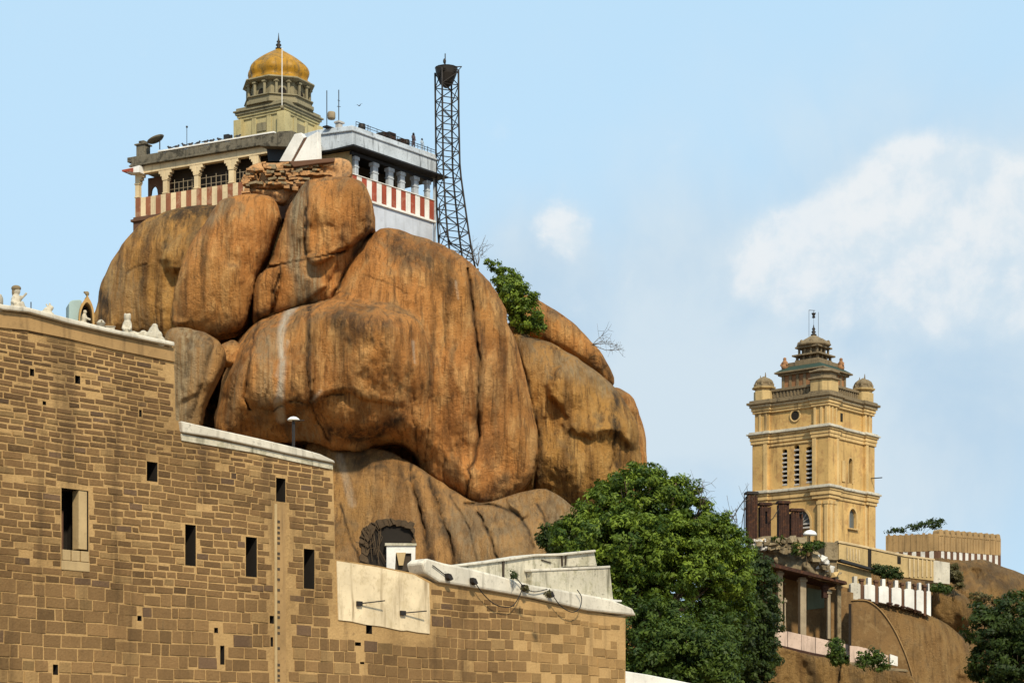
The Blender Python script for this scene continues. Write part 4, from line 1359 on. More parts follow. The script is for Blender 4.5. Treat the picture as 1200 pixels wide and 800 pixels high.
H = 2.8
b = MB()
b.box(-H, H, -H, H, 0, dz(131.5))
b.build('shaft', 'khaki', dome)
pl_ = [(sx * H - .5, sx * H + .5, sy * H - .5, sy * H + .5, 0, dz(131.5) - .003) for sx in (-1, 1) for sy in (-1, 1)]
for a in (-.95, .95):
    pl_ += [(a - .28, a + .28, -H - .1, -H + .1, 0, dz(132)), (H - .1, H + .1, a - .28, a + .28, 0, dz(132))]
for q in pl_:
    MB().box(*q).build('pilaster', 'khaki', dome, bevel=.03)
b = MB()
for z0, z1, e, m_ in ((132, 129, .14, 0), (129, 126, .26, 0), (126, 123, .4, 1), (123, 121, .55, 1), (121, 117.5, .32, 1)):
    b.box(-H - e, H + e, -H - e, H + e, dz(z0) + .001, dz(z1), m_)
b.build('cornice', ['khaki', 'khakidark'], dome, bevel=.05)
b = MB()
xw = -.05
b.box(-.62, .62, -H - .13, -H + .05, dz(163), dz(152))
wn = b.build('window', 'khakidark', dome)
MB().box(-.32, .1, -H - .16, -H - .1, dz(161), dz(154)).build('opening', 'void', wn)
MB().box(.18, .4, -H - .15, -H - .1, dz(161), dz(154)).build('shutter', 'white', wn)
MB().box(-.6, .6, -H - .11, -H + .05, dz(149), dz(139)).build('panel', 'khakidark', dome, bevel=.02)
b = MB()
b.box(H - .05, H + .06, -.6, .7, dz(160), dz(138))
wn = b.build('window', 'khakidark', dome)
MB().box(H + .02, H + .5, -.55, .65, dz(160), dz(159.2)).build('balcony', 'iron', wn)
# octagonal arcaded drum
b = MB()
D0, D1 = dz(117.5), dzc(102)
b.lathe([(3.75, D0), (3.75, D0 + .35), (3.5, D0 + .36), (3.5, D0 + .75), (3.7, D0 + .76), (3.7, D0 + .88), (2.2, D0 + .9)], 8, a0=R(22.5))
b.build('balcony', 'khakidark', dome, bevel=.03)
for i in range(16):
    b = MB()
    t = R(22.5) * i + R(11)
    c, s = math.cos(t), math.sin(t)
    b.tube([(3.2 * c, 3.2 * s, D0 + .85), (3.2 * c, 3.2 * s, D1 - .3)], .16, 8)
    b.box(3.2 * c - .22, 3.2 * c + .22, 3.2 * s - .22, 3.2 * s + .22, D1 - .5, D1 - .3)
    b.build('drum_pillar', 'khakidark', dome, bevel=.02)
MB().lathe([(3.05, D0 + .8), (3.05, D1)], 8, a0=R(22.5)).build('drum_wall', 'khakidark', dome)
for i in range(8):
    b = MB()
    t = R(45) * i
    c, s = math.cos(t), math.sin(t)
    p = Vector((2.87 * c, 2.87 * s, 0))
    q = Vector((-s, c, 0))
    prof = [(-.4, D0 + .9), (.4, D0 + .9), (.4, D0 + 1.35), (.22, D0 + 1.6), (0, D0 + 1.68), (-.22, D0 + 1.6), (-.4, D0 + 1.35)]
    n_ = len(prof)
    nrm = Vector((c, s, 0))
    vs = [p + q * u + nrm * e + Vector((0, 0, z)) for e in (-.1, .0) for u, z in prof]
    b.add(vs, [tuple(range(n_, 2 * n_))] + [(j, (j + 1) % n_, (j + 1) % n_ + n_, j + n_) for j in range(n_)])
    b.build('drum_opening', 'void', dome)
b = MB()
b.lathe([(2.6, D1 - .3), (3.45, D1 - .28), (3.85, D1 - .1), (3.8, D1 + .05), (3.3, D1 + .1)], 8, a0=R(22.5))
b.build('drum_eave', 'khakidark', dome, bevel=.03)
b = MB()
Z = lambda y: dzc(y)
b.lathe([(r_ * kc, Z(y_)) for r_, y_ in ((39.5, 102.5), (39.7, 101), (38.5, 99.2), (35.8, 97.5), (34.6, 95.5), (35.2, 93), (36.4, 90.5), (36.9, 88), (36.6, 85.2), (35.2, 82), (32.4, 78.6), (28.4, 75), (23.6, 71.2), (18.8, 67.8), (14, 64.8), (9.4, 62), (5.6, 59.8), (3.4, 58.3), (2.5, 57.3))], 64, lobes=8, lob=.15, a0=R(9))
b.build('golden_dome', 'gold', dome, True)
b = MB()
z9 = Z(58)
b.lathe([(.3, z9), (.34, z9 + .12), (.14, z9 + .22), (.30, z9 + .42), (.22, z9 + .55), (.1, z9 + .62), (.22, z9 + .78), (.1, z9 + .92), (.05, z9 + 1.3), (.02, z9 + 1.7)], 12)
b.build('finial', 'iron', dome, True)
fp = thing('flag_pole', at(330.5, 115, 202.6), 0, 'slim white pole standing against the golden dome', 'pole')
k2 = 202.6 / F
MB().tube([(0, 0, -.8), (0, 0, 57 * k2)], .05, 6).build('pole', 'white', fp)
MB().ball((0, 0, 57.3 * k2), .08).build('knob', 'white', fp)
# its foot rests on the tower cornice
MB().box(-.14, .14, -.14, .6, -1.0, -.78).build('foot', 'khakidark', fp)

# ------------------------------------------------------------------ gallery wing on the right
GF = Fr(412, 203, 51, 262)
gal = GF.thing('gallery_wing', 'blue-white gallery with pillars over a bold red and white striped balustrade', 'temple')
gx1 = GF.on(507.5, 230)[0]
z = lambda y, x=412: GF.on(x, y)[1]
zpt, zpb = z(168.5, 470), z(193.5, 470)
zf0 = z(198.5, 470)
zbt, zbb = z(223.5, 470), z(247, 470)
lc = GF.loc(at(372, 160, 204.3))
left = (lc.x, lc.y)
DG = 9.0
b = MB()
plan = [(-.25, -.35), (gx1 + .3, -.35), (gx1 + .3, DG), (left[0], DG + 1), (left[0] - .2, left[1] - .1)]
pin = [(.15, .1), (gx1, .1), (gx1, DG - .4), (left[0] + .4, DG + .5), (left[0] + .2, left[1] + .25)]
b.plan(plan, zpb, zpt - .5)
b.plan([(-.4, -.5), (gx1 + .45, -.5), (gx1 + .45, DG), (left[0] - .1, DG + 1), (left[0] - .35, left[1] - .25)], zpt - .62, zpt - .42)
b.plan([(-.2, -.3), (gx1 + .2, -.3), (gx1 + .2, DG), (left[0], DG + 1), (left[0] - .15, left[1] - .05)], zpt - .42, zpt)
b.build('roof_parapet', 'bluewhite', gal, bevel=.06)
b = MB()
b.plan([(-.9, -1.1), (gx1 + 1.2, -1.1), (gx1 + 1.2, DG), (left[0], DG), (left[0] + .1, left[1] + .2)], zf0 + .28, zpb - .003)
b.build('eave', 'black', gal)
b = MB()
b.box(.0, gx1, .02, .3, zf0 - .15, zf0 + .18)
b.build('lintel', 'black', gal)
for a, c in ((416.5, 420.5), (438, 443.5), (456, 461.5), (470, 475), (486, 491), (501, 504.5)):
    b = MB()
    x0, x1 = GF.on(a, 215)[0], GF.on(c, 220)[0]
    b.box(x0, x1, .05, .5, zbt, zf0 - .15)
    b.box(x0 - .1, x1 + .1, -.03, .6, zf0 - .55, zf0 - .2)
    b.box(x0 - .06, x1 + .06, .0, .55, zbt + .9, zbt + 1.02)
    b.build('pillar', 'bluewhite', gal, bevel=.02)
b = MB()
N = 17
x0 = -.1
for i in range(N):
    a, c = x0 + (gx1 - x0) * i / N, x0 + (gx1 - x0) * (i + 1) / N
    b.box(a, c, -.12 - .003 * (i % 2), .16, zbb, zbt, i % 2)
b.build('striped_balustrade', ['red', 'white'], gal)
b = MB()
b.box(-.2, gx1 + .25, -.25, .2, zbb - .22, zbb - .001)
b.box(-.2, gx1 + .1, -.2, .2, zbt + .001, zbt + .1)
b.build('rail', 'white', gal, bevel=.03)
b = MB()
b.plan([(-.1, -.05), (gx1 - .1, -.05), (gx1 - .1, DG), (left[0] + .6, DG), (left[0] + .6, 3)], zbb - 7, zbb - .22)
b.build('base_wall', 'bluewall', gal)
b = MB()
b.box(1.0, gx1 - 2.6, 3.0, DG - .5, zbb, zf0 + .17)
b.box(.2, gx1, .3, 3.0, zbb - .2, zbb + .02)
b.build('inner_wall', 'dim', gal)
b = MB()
lx, ly = left[0] + .5, left[1] + .45
b.plan([(.12, .12), (.7, .6), (.7, 3), (lx + .6, 4), (lx, ly)], zbb, zpb - .2)
b.build('side_wall', 'tanwall', gal)
b = MB()
b.prism([(gx1 + .05, zbb - 6), (gx1 + .25, zbb - 6), (gx1 + .25, zf0 + .15), (gx1 + .05, zf0 + .15)], -.2, .05)
b.tube([(gx1 + .3, -.3, zbb - 5), (gx1 + .8, -.3, zbb - 1), (gx1 + .3, -.3, zbb + 1), (gx1 + .2, -.3, zpt - .6)], .05, 6)
b.build('corner_pipe', 'bluewhite', gal)
ra = MB()
for t in np.linspace(.03, .95, 12):
    ra.tube([(gx1 * t, -.25, zpt), (gx1 * t, -.25, zpt + .5)], .03, 5)
ra.tube([(gx1 * .03, -.25, zpt + .5), (gx1 * 1.02, -.25, zpt + .45)], .035, 5)
ra.tube([(gx1 * .03, -.25, zpt + .25), (gx1 * 1.1, -.25, zpt + .22)], .03, 5)
ra.build('roof_rail', 'iron', gal)


def on_gal(px, py, y=.6):
    x, zz = GF.on(px, py, y)
    return GF.o + Vector((x * GF.c - y * GF.s, x * GF.s + y * GF.c, zpt))


# roof clutter
for i, (px, w_, h_, lab) in enumerate(((447, 5, 4.5, 'small dark cabinet, leftmost of the machines on the gallery roof'), (456, 9, 6.5, 'largest dark machine box on the gallery roof'), (469, 8, 4, 'low dark crate right of the largest machine on the gallery roof'))):
    r_ = thing('machine_box', on_gal(px, 172), GF.a, lab, 'machine', 'machines on the gallery roof')
    kk = 206 / F * 1.35
    b = MB()
    b.box(-w_ * kk / 2, w_ * kk / 2, -.5, .5, .15, h_ * kk + .15)
    b.build('casing', 'iron', r_, bevel=.05)
    b = MB()
    for q in range(4):
        b.box(-w_ * kk / 2 + .08, w_ * kk / 2 - .08, -.55, -.49, .25 + q * h_ * kk / 4.5, .32 + q * h_ * kk / 4.5)
    b.build('grille', 'rust', r_)
    MB().box(-w_ * kk / 2 - .05, w_ * kk / 2 + .05, -.55, .55, -.02, .15).build('stand', 'rust', r_)


rg2 = np.random.default_rng(9)
for i, (px, kind, lab) in enumerate(((424, 0, 'low dark pot on the gallery roof edge, leftmost of the clutter'), (431, 1, 'short grey pipe bundle on the gallery roof near the masts'), (476, 0, 'dark drum between the machines and the standing people on the gallery roof'), (501, 1, 'pale pipe bundle at the right end of the gallery roof'))):
    r_ = thing('roof_clutter', on_gal(px, 172, .3), GF.a, lab, 'roof clutter', 'clutter on the gallery roof')
    b = MB()
    if kind == 0:
        b.lathe([(.28, 0), (.36, .2), (.38, .5), (.30, .62), (.34, .7), (.2, .72)], 14)
        b.build('drum', 'iron', r_, True)
        MB().box(-.45, .45, -.35, .35, -.05, .0).build('board', 'rust', r_)
    else:
        for q in range(5):
            b.tube([(-.7 + rg2.normal() * .15, .1 * q - .2, .08 + .06 * q), (.7 + rg2.normal() * .2, .1 * q - .2, .1 + .05 * q)], .05, 6)
        b.build('pipes', 'slat' if px > 490 else 'iron', r_)
        MB().tube([(.1, .1, 0), (.15, .1, .9)], .04, 5).build('post', 'iron', r_)


def person(name, label, loc, rz, h, cloth, sit=False, parent=None):
    """one continuous skinned body with head, arms and legs"""
    s = h / 1.7
    if sit:
        J = dict(pel=(0, 0, .12), ch=(0, .02, .48), nk=(0, .0, .62), hd=(0, -.02, .78), ls=(.17, 0, .56), le=(.25, -.08, .33), lh=(.12, -.3, .25), rs=(-.17, 0, .56), re=(-.26, -.1, .35), rh=(-.1, -.32, .3),
                 lk=(.24, -.4, .22), lf=(.1, -.42, .02), rk=(-.26, -.4, .14), rf=(.06, -.5, .03))
    else:
        J = dict(pel=(0, 0, .92), ch=(0, 0, 1.25), nk=(0, 0, 1.43), hd=(0, -.02, 1.58), ls=(.19, 0, 1.36), le=(.27, .02, 1.1), lh=(.22, -.15, .9), rs=(-.19, 0, 1.36), re=(-.3, -.05, 1.1), rh=(-.12, -.28, 1.05),
                 lk=(.11, -.03, .48), lf=(.12, 0, .04), rk=(-.11, .02, .48), rf=(-.13, .04, .04))
    RAD = dict(pel=.16, ch=.17, nk=.065, hd=.115, ls=.08, le=.055, lh=.04, rs=.08, re=.055, rh=.04, lk=.085, lf=.055, rk=.085, rf=.055)
    E = [('pel', 'ch'), ('ch', 'nk'), ('nk', 'hd'), ('ch', 'ls'), ('ls', 'le'), ('le', 'lh'), ('ch', 'rs'), ('rs', 're'), ('re', 'rh'), ('pel', 'lk'), ('lk', 'lf'), ('pel', 'rk'), ('rk', 'rf')]
    ks = list(J)
    me = bpy.data.meshes.new(name)
    me.from_pydata([tuple(c * s for c in J[q]) for q in ks], [(ks.index(a), ks.index(c)) for a, c in E], [])
    o = bpy.data.objects.new(name, me)
    COL.objects.link(o)
    sk = o.modifiers.new('skin', 'SKIN')
    for i, q in enumerate(ks):
        me.skin_vertices[0].data[i].radius = (RAD[q] * s, RAD[q] * s)
        me.skin_vertices[0].data[i].use_root = (q == 'pel')
    sk.use_smooth_shade = True
    o.modifiers.new('sub', 'SUBSURF').levels = 1
    o.modifiers['sub'].render_levels = 1
    me.materials.append(M[cloth])
    o.location = loc
    o.rotation_euler = (0, 0, rz)
    q = MB()
    q.ball((J['hd'][0] * s, J['hd'][1] * s + .02 * s, J['hd'][2] * s + .05 * s), (.11 * s, .12 * s, .09 * s), 0, 10)
    q.build('hair', 'black' if cloth != 'statue' else 'statue', o, True)
    return o


p_ = person('person', '', on_gal(484.5, 182, .3), GF.a, 1.7, 'cloth_b')
tag(p_, 'person in dark clothes standing on the gallery roof near its right end', 'person')
p_ = person('person', '', on_gal(494.5, 186, .3), GF.a, 1.45, 'cloth_a')
tag(p_, 'person in pale clothes on the gallery roof, right of the one in dark clothes', 'person')
inside_z = zbb + .02
for px, cl, lab in ((479, 'white', 'person in white leaning out between the gallery pillars, near the middle'), (495, 'cloth_a', 'person in pale blue looking over the balustrade at the right end of the gallery')):
    x, zz = GF.on(px, 225, 1.0)
    p_ = person('person', '', GF.o + Vector((x * GF.c - 1.0 * GF.s, x * GF.s + 1.0 * GF.c, inside_z + .55)), GF.a, 1.75, cl)
    tag(p_, lab, 'person')
for px, h_, y, lab in ((383, 43, 2.2, 'thin left aerial mast with a small drum on the gallery roof'), (397, 50, 2.4, 'taller right aerial mast with a grey box at its foot on the gallery roof')):
    x, zz = GF.on(px, 148, y)
    r_ = thing('aerial_mast', GF.o + Vector((x * GF.c - y * GF.s, x * GF.s + y * GF.c, zpt)), GF.a, lab, 'aerial', 'aerial masts on the gallery roof')
    kk = 205 / F
    MB().tube([(0, 0, 0), (0, 0, h_ * kk)], .05, 6).build('mast', 'iron', r_)
    q = MB()
    if px < 390:
        q.lathe([(.35, .9), (.4, 1.0), (.4, 1.5), (.35, 1.6)], 14, c=(.45, -.2, 0))
        q.tube([(0, 0, 1.2), (.4, -.2, 1.2)], .04, 5)
        q.build('drum', 'oldwood', r_, True)
        MB().box(-.3, 1.0, -.3, .3, -.02, .12).build('base', 'iron', r_)
    else:
        q.box(-.25, .3, -.25, .25, .0, .9)
        q.box(-.35, .5, -.35, .35, .9, 1.1)
        q.build('box', 'slat', r_, bevel=.03)
        MB().tube([(-.25, 0, h_ * kk * .6), (.25, 0, h_ * kk * .62)], .03, 5).build('crossbar', 'iron', r_)
        MB().tube([(-.15, 0, h_ * kk * .75), (.15, 0, h_ * kk * .75)], .03, 5).build('crossbar', 'iron', r_)

# ruined brickwork between the boulders and the temple
ru = rock('ruined_wall', [(286, 226), (288, 206), (292, 196), (300, 191.5), (320, 191), (345, 190), (372, 187.5), (398, 186), (410, 190), (412, 206), (405, 211), (390, 209), (372, 210), (358, 213), (345, 226), (335, 238), (318, 236), (302, 230)],
          199.5, 1.6, 'ruin', expo=.22, rough=1.0, edge=2.4, step=1.3, bumps=[(310, 208, 16, 8, -.8), (345, 215, 30, 4, .9), (385, 202, 14, 6, -.6), (350, 203, 8, 6, -.7), (330, 203, 10, 7, -.4), (372, 200, 8, 5, .4)],
          cracks=[([(302, 203), (303, 213)], 1.6, 1.0), ([(290, 220), (320, 222), (345, 218), (380, 208)], 1.5, .6), ([(325, 200), (330, 210)], 1.2, .6), ([(362, 196), (364, 208)], 1.2, .6)])
bk_ = MB()
rg = np.random.default_rng(5)
for i in range(150):
    px = rg.uniform(288, 410)
    up = np.interp(px, [286, 292, 300, 345, 398, 412], [215, 199, 193, 191, 188, 196])
    py = up + rg.random() ** .8 * np.interp(px, [286, 345, 360, 410], [18, 34, 20, 16])
    if 298 < px < 308 and 202 < py < 214:
        continue
    py = round(py / 2.6) * 2.6
    c_ = at(px, py, 198.0 - rg.random() * .35 + .02 * (px - 350)) - ru.location
    hw_, hh_ = rg.uniform(.16, .42), rg.uniform(.07, .12)
    a_ = rg.normal() * .12
    t_ = MB()
    t_.box(-hw_, hw_, -.5, .5, -hh_, hh_, int(rg.random() < .3), j=.03)
    bk_.add([(c_.x + v[0] * math.cos(a_) - v[2] * math.sin(a_), c_.y + v[1], c_.z + v[2] * math.cos(a_) + v[0] * math.sin(a_)) for v in t_.v], t_.f, t_.m[0])
bk_.build('broken_bricks', ['ruin', 'rubble'], ru)
tag(ru, 'ruined orange brick wall with a small niche on top of the boulders', 'wall')
b = MB()
BF = Fr(366, 197.6, 10, 192)
o = BF.thing('stone_beam', 'dark brown beam lying across the ruined brick wall', 'beam')
b.prism(BF.poly([(338, 190.5), (372, 187.5), (392, 186), (392, 191), (372, 193), (344, 197)]), -.35, .35)
b.build('beam', 'brownbeam', o, bevel=.08)

# ------------------------------------------------------------------ lattice mast
aY = 212
ab = at(531, 318, aY)
am = thing('lattice_mast', ab, 0, 'tall dark lattice steel mast leaning over the right end of the gallery', 'mast')
ka = aY / F
st_ = [(84, 523.5, 14.0), (140, 524, 13.8), (200, 525, 14.2), (245, 528.5, 17), (280, 532, 18.5), (318, 537, 20.5)]
sy, sc, sh = zip(*[(a, (b_ - 531) * ka, c / 1.34 * ka) for a, b_, c in st_])


def leg_at(y, q):
    c, hh = np.interp(y, sy, sc), np.interp(y, sy, sh)
    t = R(25)
    lx, ly = ((-hh, -hh), (hh, -hh), (hh, hh), (-hh, hh))[q]
    return Vector((c + lx * math.cos(t) - ly * math.sin(t), lx * math.sin(t) + ly * math.cos(t), (318 - y) * ka))


for q in range(4):
    MB().tube([leg_at(y, q) for y in np.linspace(318, 84, 16)], .10, 6).build('leg', 'iron', am, True)
LV = list(np.linspace(306, 86, 15))
xb_ = MB()
for i, y in enumerate(LV):
    hb = MB()
    for q in range(4):
        hb.tube([leg_at(y, q), leg_at(y, (q + 1) % 4)], .055, 5)
        if i < len(LV) - 1:
            a, c = (q, (q + 1) % 4) if i % 2 else ((q + 1) % 4, q)
            xb_.tube([leg_at(y, a), leg_at(LV[i + 1], c)], .05, 5)
    hb.build('cross_bar', 'iron', am)
xb_.build('diagonal_braces', 'iron', am)
b = MB()
cz = lambda y: (318 - y) * ka
cx_ = (523 - 531) * ka
b.lathe([(.2, cz(103)), (.7, cz(98)), (1.05, cz(88)), (1.15, cz(81)), (1.2, cz(80)), (1.1, cz(80)), (.8, cz(90)), (.1, cz(96))], 14, c=(cx_, 0, 0))
b.build('fire_basket', 'iron', am)
b = MB()
b.tube([(cx_ - .1, 0, cz(96)), (cx_ - .12, 0, cz(63))], .055, 6)
b.ball((cx_ - .18, 0, cz(72)), (.16, .12, .3))
b.build('mast_top', 'iron', am)
b = MB()
b.tube([leg_at(84, 0) + Vector((-.5, 0, 0)), leg_at(84, 0), leg_at(84, 1), leg_at(80, 1) + Vector((.35, 0, 0)), leg_at(80, 1) + Vector((-1.2, 0, 0))], .06, 5)
b.build('top_frame', 'iron', am)
MB().tube([leg_at(230, 0) + Vector((.1, 0, 0)), leg_at(245, 0) + Vector((-.6, -.2, 0)), leg_at(265, 0) + Vector((-.7, -.2, 0)), leg_at(290, 0) + Vector((.2, -.2, 0)), leg_at(300, 1)], .07, 6).build('feeder_cable', 'cable', am, True)
b = MB()
for q in range(4):
    c = leg_at(318, q)
    b.box(c.x - .35, c.x + .35, c.y - .35, c.y + .35, -5, .1)
b.build('footing', 'rubble', am)

# ------------------------------------------------------------------ the ochre tower
def each_box(mb, name, mat, parent, bevel=0.0):
    for i in range(0, len(mb.v), 8):
        q = MB()
        q.add(mb.v[i:i + 8], [(3, 2, 1, 0), (4, 5, 6, 7), (0, 1, 5, 4), (1, 2, 6, 5), (2, 3, 7, 6), (3, 0, 4, 7)])
        q.build(name, mat, parent, bevel=bevel)


TC = at(953.5, 645, 226.8)
tw = thing('ochre_tower', Vector((TC.x, TC.y, 12)), R(-40), 'ochre three-storey tower with grey cornices, corner cupolas and a domed lantern', 'tower')
kt = 220 / F


def tz(y, kk=kt):
    return CZ + (HY - y) * kk - 12


TFr = Fr(954.5, 226.8, -40, 645)
TFr.o = Vector((TC.x, TC.y, 12))
H1, H2, H3 = 4.68, 4.6, 4.42


def ring(mb, h, pier, prot, z0, z1, e, m=0, off=0.0):
    """a slab that follows the walls and steps out round the four corner piers"""
    mb.box(-h - e, h + e, -h - e, h + e, z0, z1, m)
    for sx in (-1, 1):
        for sy in (-1, 1):
            a, c = sorted((sx * (h - pier) - sx * e, sx * (h + prot + e)))
            d, f = sorted((sy * (h - pier) - sy * e, sy * (h + prot + e)))
            mb.box(a, c, d, f, z0 + .004, z1 + .004 + off, m)


def piers(mb, h, pier, prot, z0, z1, m=0):
    for sx in (-1, 1):
        for sy in (-1, 1):
            a, c = sorted((sx * (h - pier), sx * (h + prot)))
            d, f = sorted((sy * (h - pier), sy * (h + prot)))
            mb.box(a, c, d, f, z0, z1, m)


# stage walls with real openings on the two seen faces
lw = lambda px, py, h: TFr.on(px, py, -h)
rw = lambda px, py, h: TFr.onx(px, py, h)
st1 = MB()
za, zb_, zc, zd, ze_, zf_ = 0, tz(583), tz(567), tz(511), tz(496), tz(474)
a_l, a_r = lw(924, 610, H1)[0], lw(949.5, 610, H1)[0]
spr, apx, ft = lw(938, 613, H1)[1], lw(938, 597, H1)[1], lw(938, 652, H1)[1]
T_ = .5
arch_wall(st1, -H1, H1, za, zb_, -H1, -H1 + T_, [(a_l, a_r, ft, spr, apx)])


def arch_wall_x(mb, y0, y1, z0, z1, x0, x1, cuts, m=0):
    t = MB()
    arch_wall(t, y0, y1, z0, z1, x0, x1, cuts, 0)
    mb.add([(-0 + v[1], v[0], v[2]) for v in t.v], [f[::-1] for f in t.f], m)


r_l, r_r = rw(994.5, 610, H1)[0], rw(1003, 610, H1)[0]
rs, rap, rf = rw(999, 606, H1)[1], rw(999, 596, H1)[1], rw(999, 619, H1)[1]
if r_l > r_r:
    r_l, r_r = r_r, r_l
arch_wall_x(st1, -H1 + T_, H1, za, zb_, H1 - T_, H1, [(r_l, r_r, rf, rs, rap)])
st1.box(-H1, -H1 + T_, -H1 + T_, H1, za, zb_)
st1.box(-H1 + T_, H1 - T_, H1 - T_, H1, za, zb_)
o1 = st1.build('lower_storey', 'yellow', tw)
b = MB()
piers(b, H1, 1.15, .28, za, zb_)
each_box(b, 'corner_pier', 'yellow', tw, .04)
b = MB()
for x0, x1 in ((-H1 + 1.25, -H1 + 1.7),):
    b.box(x0, x1, -H1 - .16, -H1 + .1, za, zb_)
for x0, x1 in ((H1 - 1.9, H1 - 1.3), (-H1 + 1.3, -H1 + 1.8)):
    b.box(H1 - .1, H1 + .16, -x1, -x0, za, zb_)
for xa_ in (H1 - 1.1, H1 - .25):
    b.box(xa_, xa_ + .42, -H1 - .42, -H1 - .2, za, tz(590))
    b.box(xa_ - .08, xa_ + .5, -H1 - .48, -H1 - .2, tz(590), tz(586))
    b.box(H1 + .2, H1 + .42, -xa_ - .42, -xa_, za, tz(590))
    b.box(H1 + .2, H1 + .48, -xa_ - .5, -xa_ + .08, tz(590), tz(586))
each_box(b, 'pilaster', 'yellowpale', tw, .03)
MB().box(-H1 + T_ + .01, H1 - T_ - .01, -H1 + 1.6, -H1 + 1.8, za, zb_ - .05).build('inner_wall', 'dim', tw)


def arch_frame(mb, l, r, spring, apex, w, y0, y1, foot=None):
    N = 16
    for i in range(N):
        t0, t1 = math.pi * i / N, math.pi * (i + 1) / N
        cx, rx, rz = (l + r) / 2, (r - l) / 2, apex - spring
        p = lambda t, e: (cx - (rx + e) * math.cos(t), spring + (rz + e) * math.sin(t))
        mb.prism([p(t0, 0.01), p(t1, 0.01), p(t1, w), p(t0, w)], y0, y1)
    if foot is not None:
        mb.box(l - w, l - .01, y0, y1, foot, spring)
        mb.box(r + .01, r + w, y0, y1, foot, spring)


b = MB()
arch_frame(b, a_l, a_r, spr, apx, .25, -H1 - .1, -H1 + .02, ft)
aw = b.build('arched_window', 'yellowpale', tw)
b = MB()
b.prism([(a_l, spr - .1)] + [((a_l + a_r) / 2 - (a_r - a_l) / 2 * math.cos(math.pi * i / 12), spr + (apx - spr) * math.sin(math.pi * i / 12)) for i in range(13)] + [(a_r, spr - .1)], -H1 + .30, -H1 + .34)
b.build('pane', 'glass', aw)
b = MB()
for i in range(1, 7):
    t = math.pi * i / 7
    cx = (a_l + a_r) / 2
    b.tube([(cx, -H1 + .26, spr), (cx - (a_r - a_l) / 2 * math.cos(t), -H1 + .26, spr + (apx - spr) * math.sin(t))], .05, 5)
b.box(a_l, a_r, -H1 + .2, -H1 + .3, spr - .16, spr + .02)
b.box(a_l, a_r, -H1 - .2, -H1 + .3, spr - .62, spr - .42)
b.build('frame', 'slat', aw)
MB().box(a_l, a_r, -H1 + .3, -H1 + .4, ft, spr - .5).build('lower_panel', 'tanwall', aw)
b = MB()
t = MB()
arch_frame(t, r_l, r_r, rs, rap, .2, H1 - .02, H1 + .1, rf)
b.add([(v[1], v[0], v[2]) for v in t.v], [f[::-1] for f in t.f])
b.box(H1 - .1, H1 + .25, r_l - .3, r_r + .3, rf - .15, rf - .01)
aw = b.build('arched_window', 'yellowpale', tw)
MB().box(H1 - .3, H1 - .26, r_l - .05, r_r + .05, rf, rap).build('pane', 'glass', aw)

# cornice 1
b = MB()
ring(b, H1, 1.7, .28, tz(583), tz(579), .12, 0)
ring(b, H1, 1.7, .28, tz(579) + .002, tz(574), .25, 0)
ring(b, H1, 1.7, .28, tz(574) + .002, tz(571), .34, 0)
ring(b, H1, 1.7, .28, tz(571) + .002, tz(568.5), .5, 1)
ring(b, H1, 1.7, .28, tz(568.5) + .002, tz(567), .3, 1)
b.build('cornice', ['yellowpale', 'corntop'], tw, bevel=.05)

# stage 2 with three tall louvred slits on the left face and a narrow arched light on the right
st2 = MB()
cuts, louv = [], []
for px, y0, y1, w_ in ((919.5, 526, 569, 6.2), (933.5, 521, 569, 6.4), (948, 523, 566, 7.4)):
    l, r = lw(px - w_ / 2, 545, H2)[0], lw(px + w_ / 2, 545, H2)[0]
    f_, a_ = lw(px, y1, H2)[1], lw(px, y0, H2)[1]
    cuts.append((l, r, f_, a_ - .25, a_))
    louv.append((l, r, f_, a_))
arch_wall(st2, -H2, H2, zc, zd, -H2, -H2 + T_, cuts)
r2l, r2r = sorted((rw(994, 550, H2)[0], rw(998.5, 550, H2)[0]))
r2f, r2a = rw(996, 566, H2)[1], rw(996, 537, H2)[1]
arch_wall_x(st2, -H2 + T_, H2, zc, zd, H2 - T_, H2, [(r2l, r2r, r2f, r2a - .5, r2a)])
st2.box(-H2, -H2 + T_, -H2 + T_, H2, zc, zd)
st2.box(-H2 + T_, H2 - T_, H2 - T_, H2, zc, zd)
st2.build('middle_storey', 'yellow', tw)
b = MB()
piers(b, H2, 1.75, .28, zc, zd)
each_box(b, 'corner_pier', 'yellow', tw, .04)
b = MB()
for x0, x1 in ((H2 - 1.75, H2 - 1.25), (-H2 + 1.2, -H2 + 1.7)):
    b.box(x0, x1, -H2 - .38, -H2 - .2, zc, zd)
    b.box(H2 + .2, H2 + .38, -x1, -x0, zc, zd)
b.box(-H2 + 1.76, H2 - 1.76, -H2 - .12, -H2 + .1, tz(515), tz(512.5))
each_box(b, 'pilaster', 'yellowpale', tw, .03)
MB().box(-H2 + T_ + .01, H2 - T_ - .01, -H2 + 1.3, H2 - 1.3, zc, zd).build('inner_wall', 'void', tw)
for l, r, f_, a_ in louv:
    b = MB()
    n_ = 8
    for i in range(n_):
        zz = f_ + (a_ - f_ - .15) * (i + .1) / n_
        b.add([(l, -H2 + .02, zz), (r, -H2 + .02, zz), (r, -H2 + .3, zz + .12), (l, -H2 + .3, zz + .12), (l, -H2 + .02, zz + .13), (r, -H2 + .02, zz + .13), (r, -H2 + .3, zz + .25), (l, -H2 + .3, zz + .25)],
              [(3, 2, 1, 0), (4, 5, 6, 7), (0, 1, 5, 4), (1, 2, 6, 5), (2, 3, 7, 6), (3, 0, 4, 7)])
    b.build('louvred_slit', 'slat', tw)
b = MB()
t = MB()
arch_frame(t, r2l, r2r, r2a - .5, r2a, .16, H2 - .02, H2 + .08, r2f)
b.add([(v[1], v[0], v[2]) for v in t.v], [f[::-1] for f in t.f])
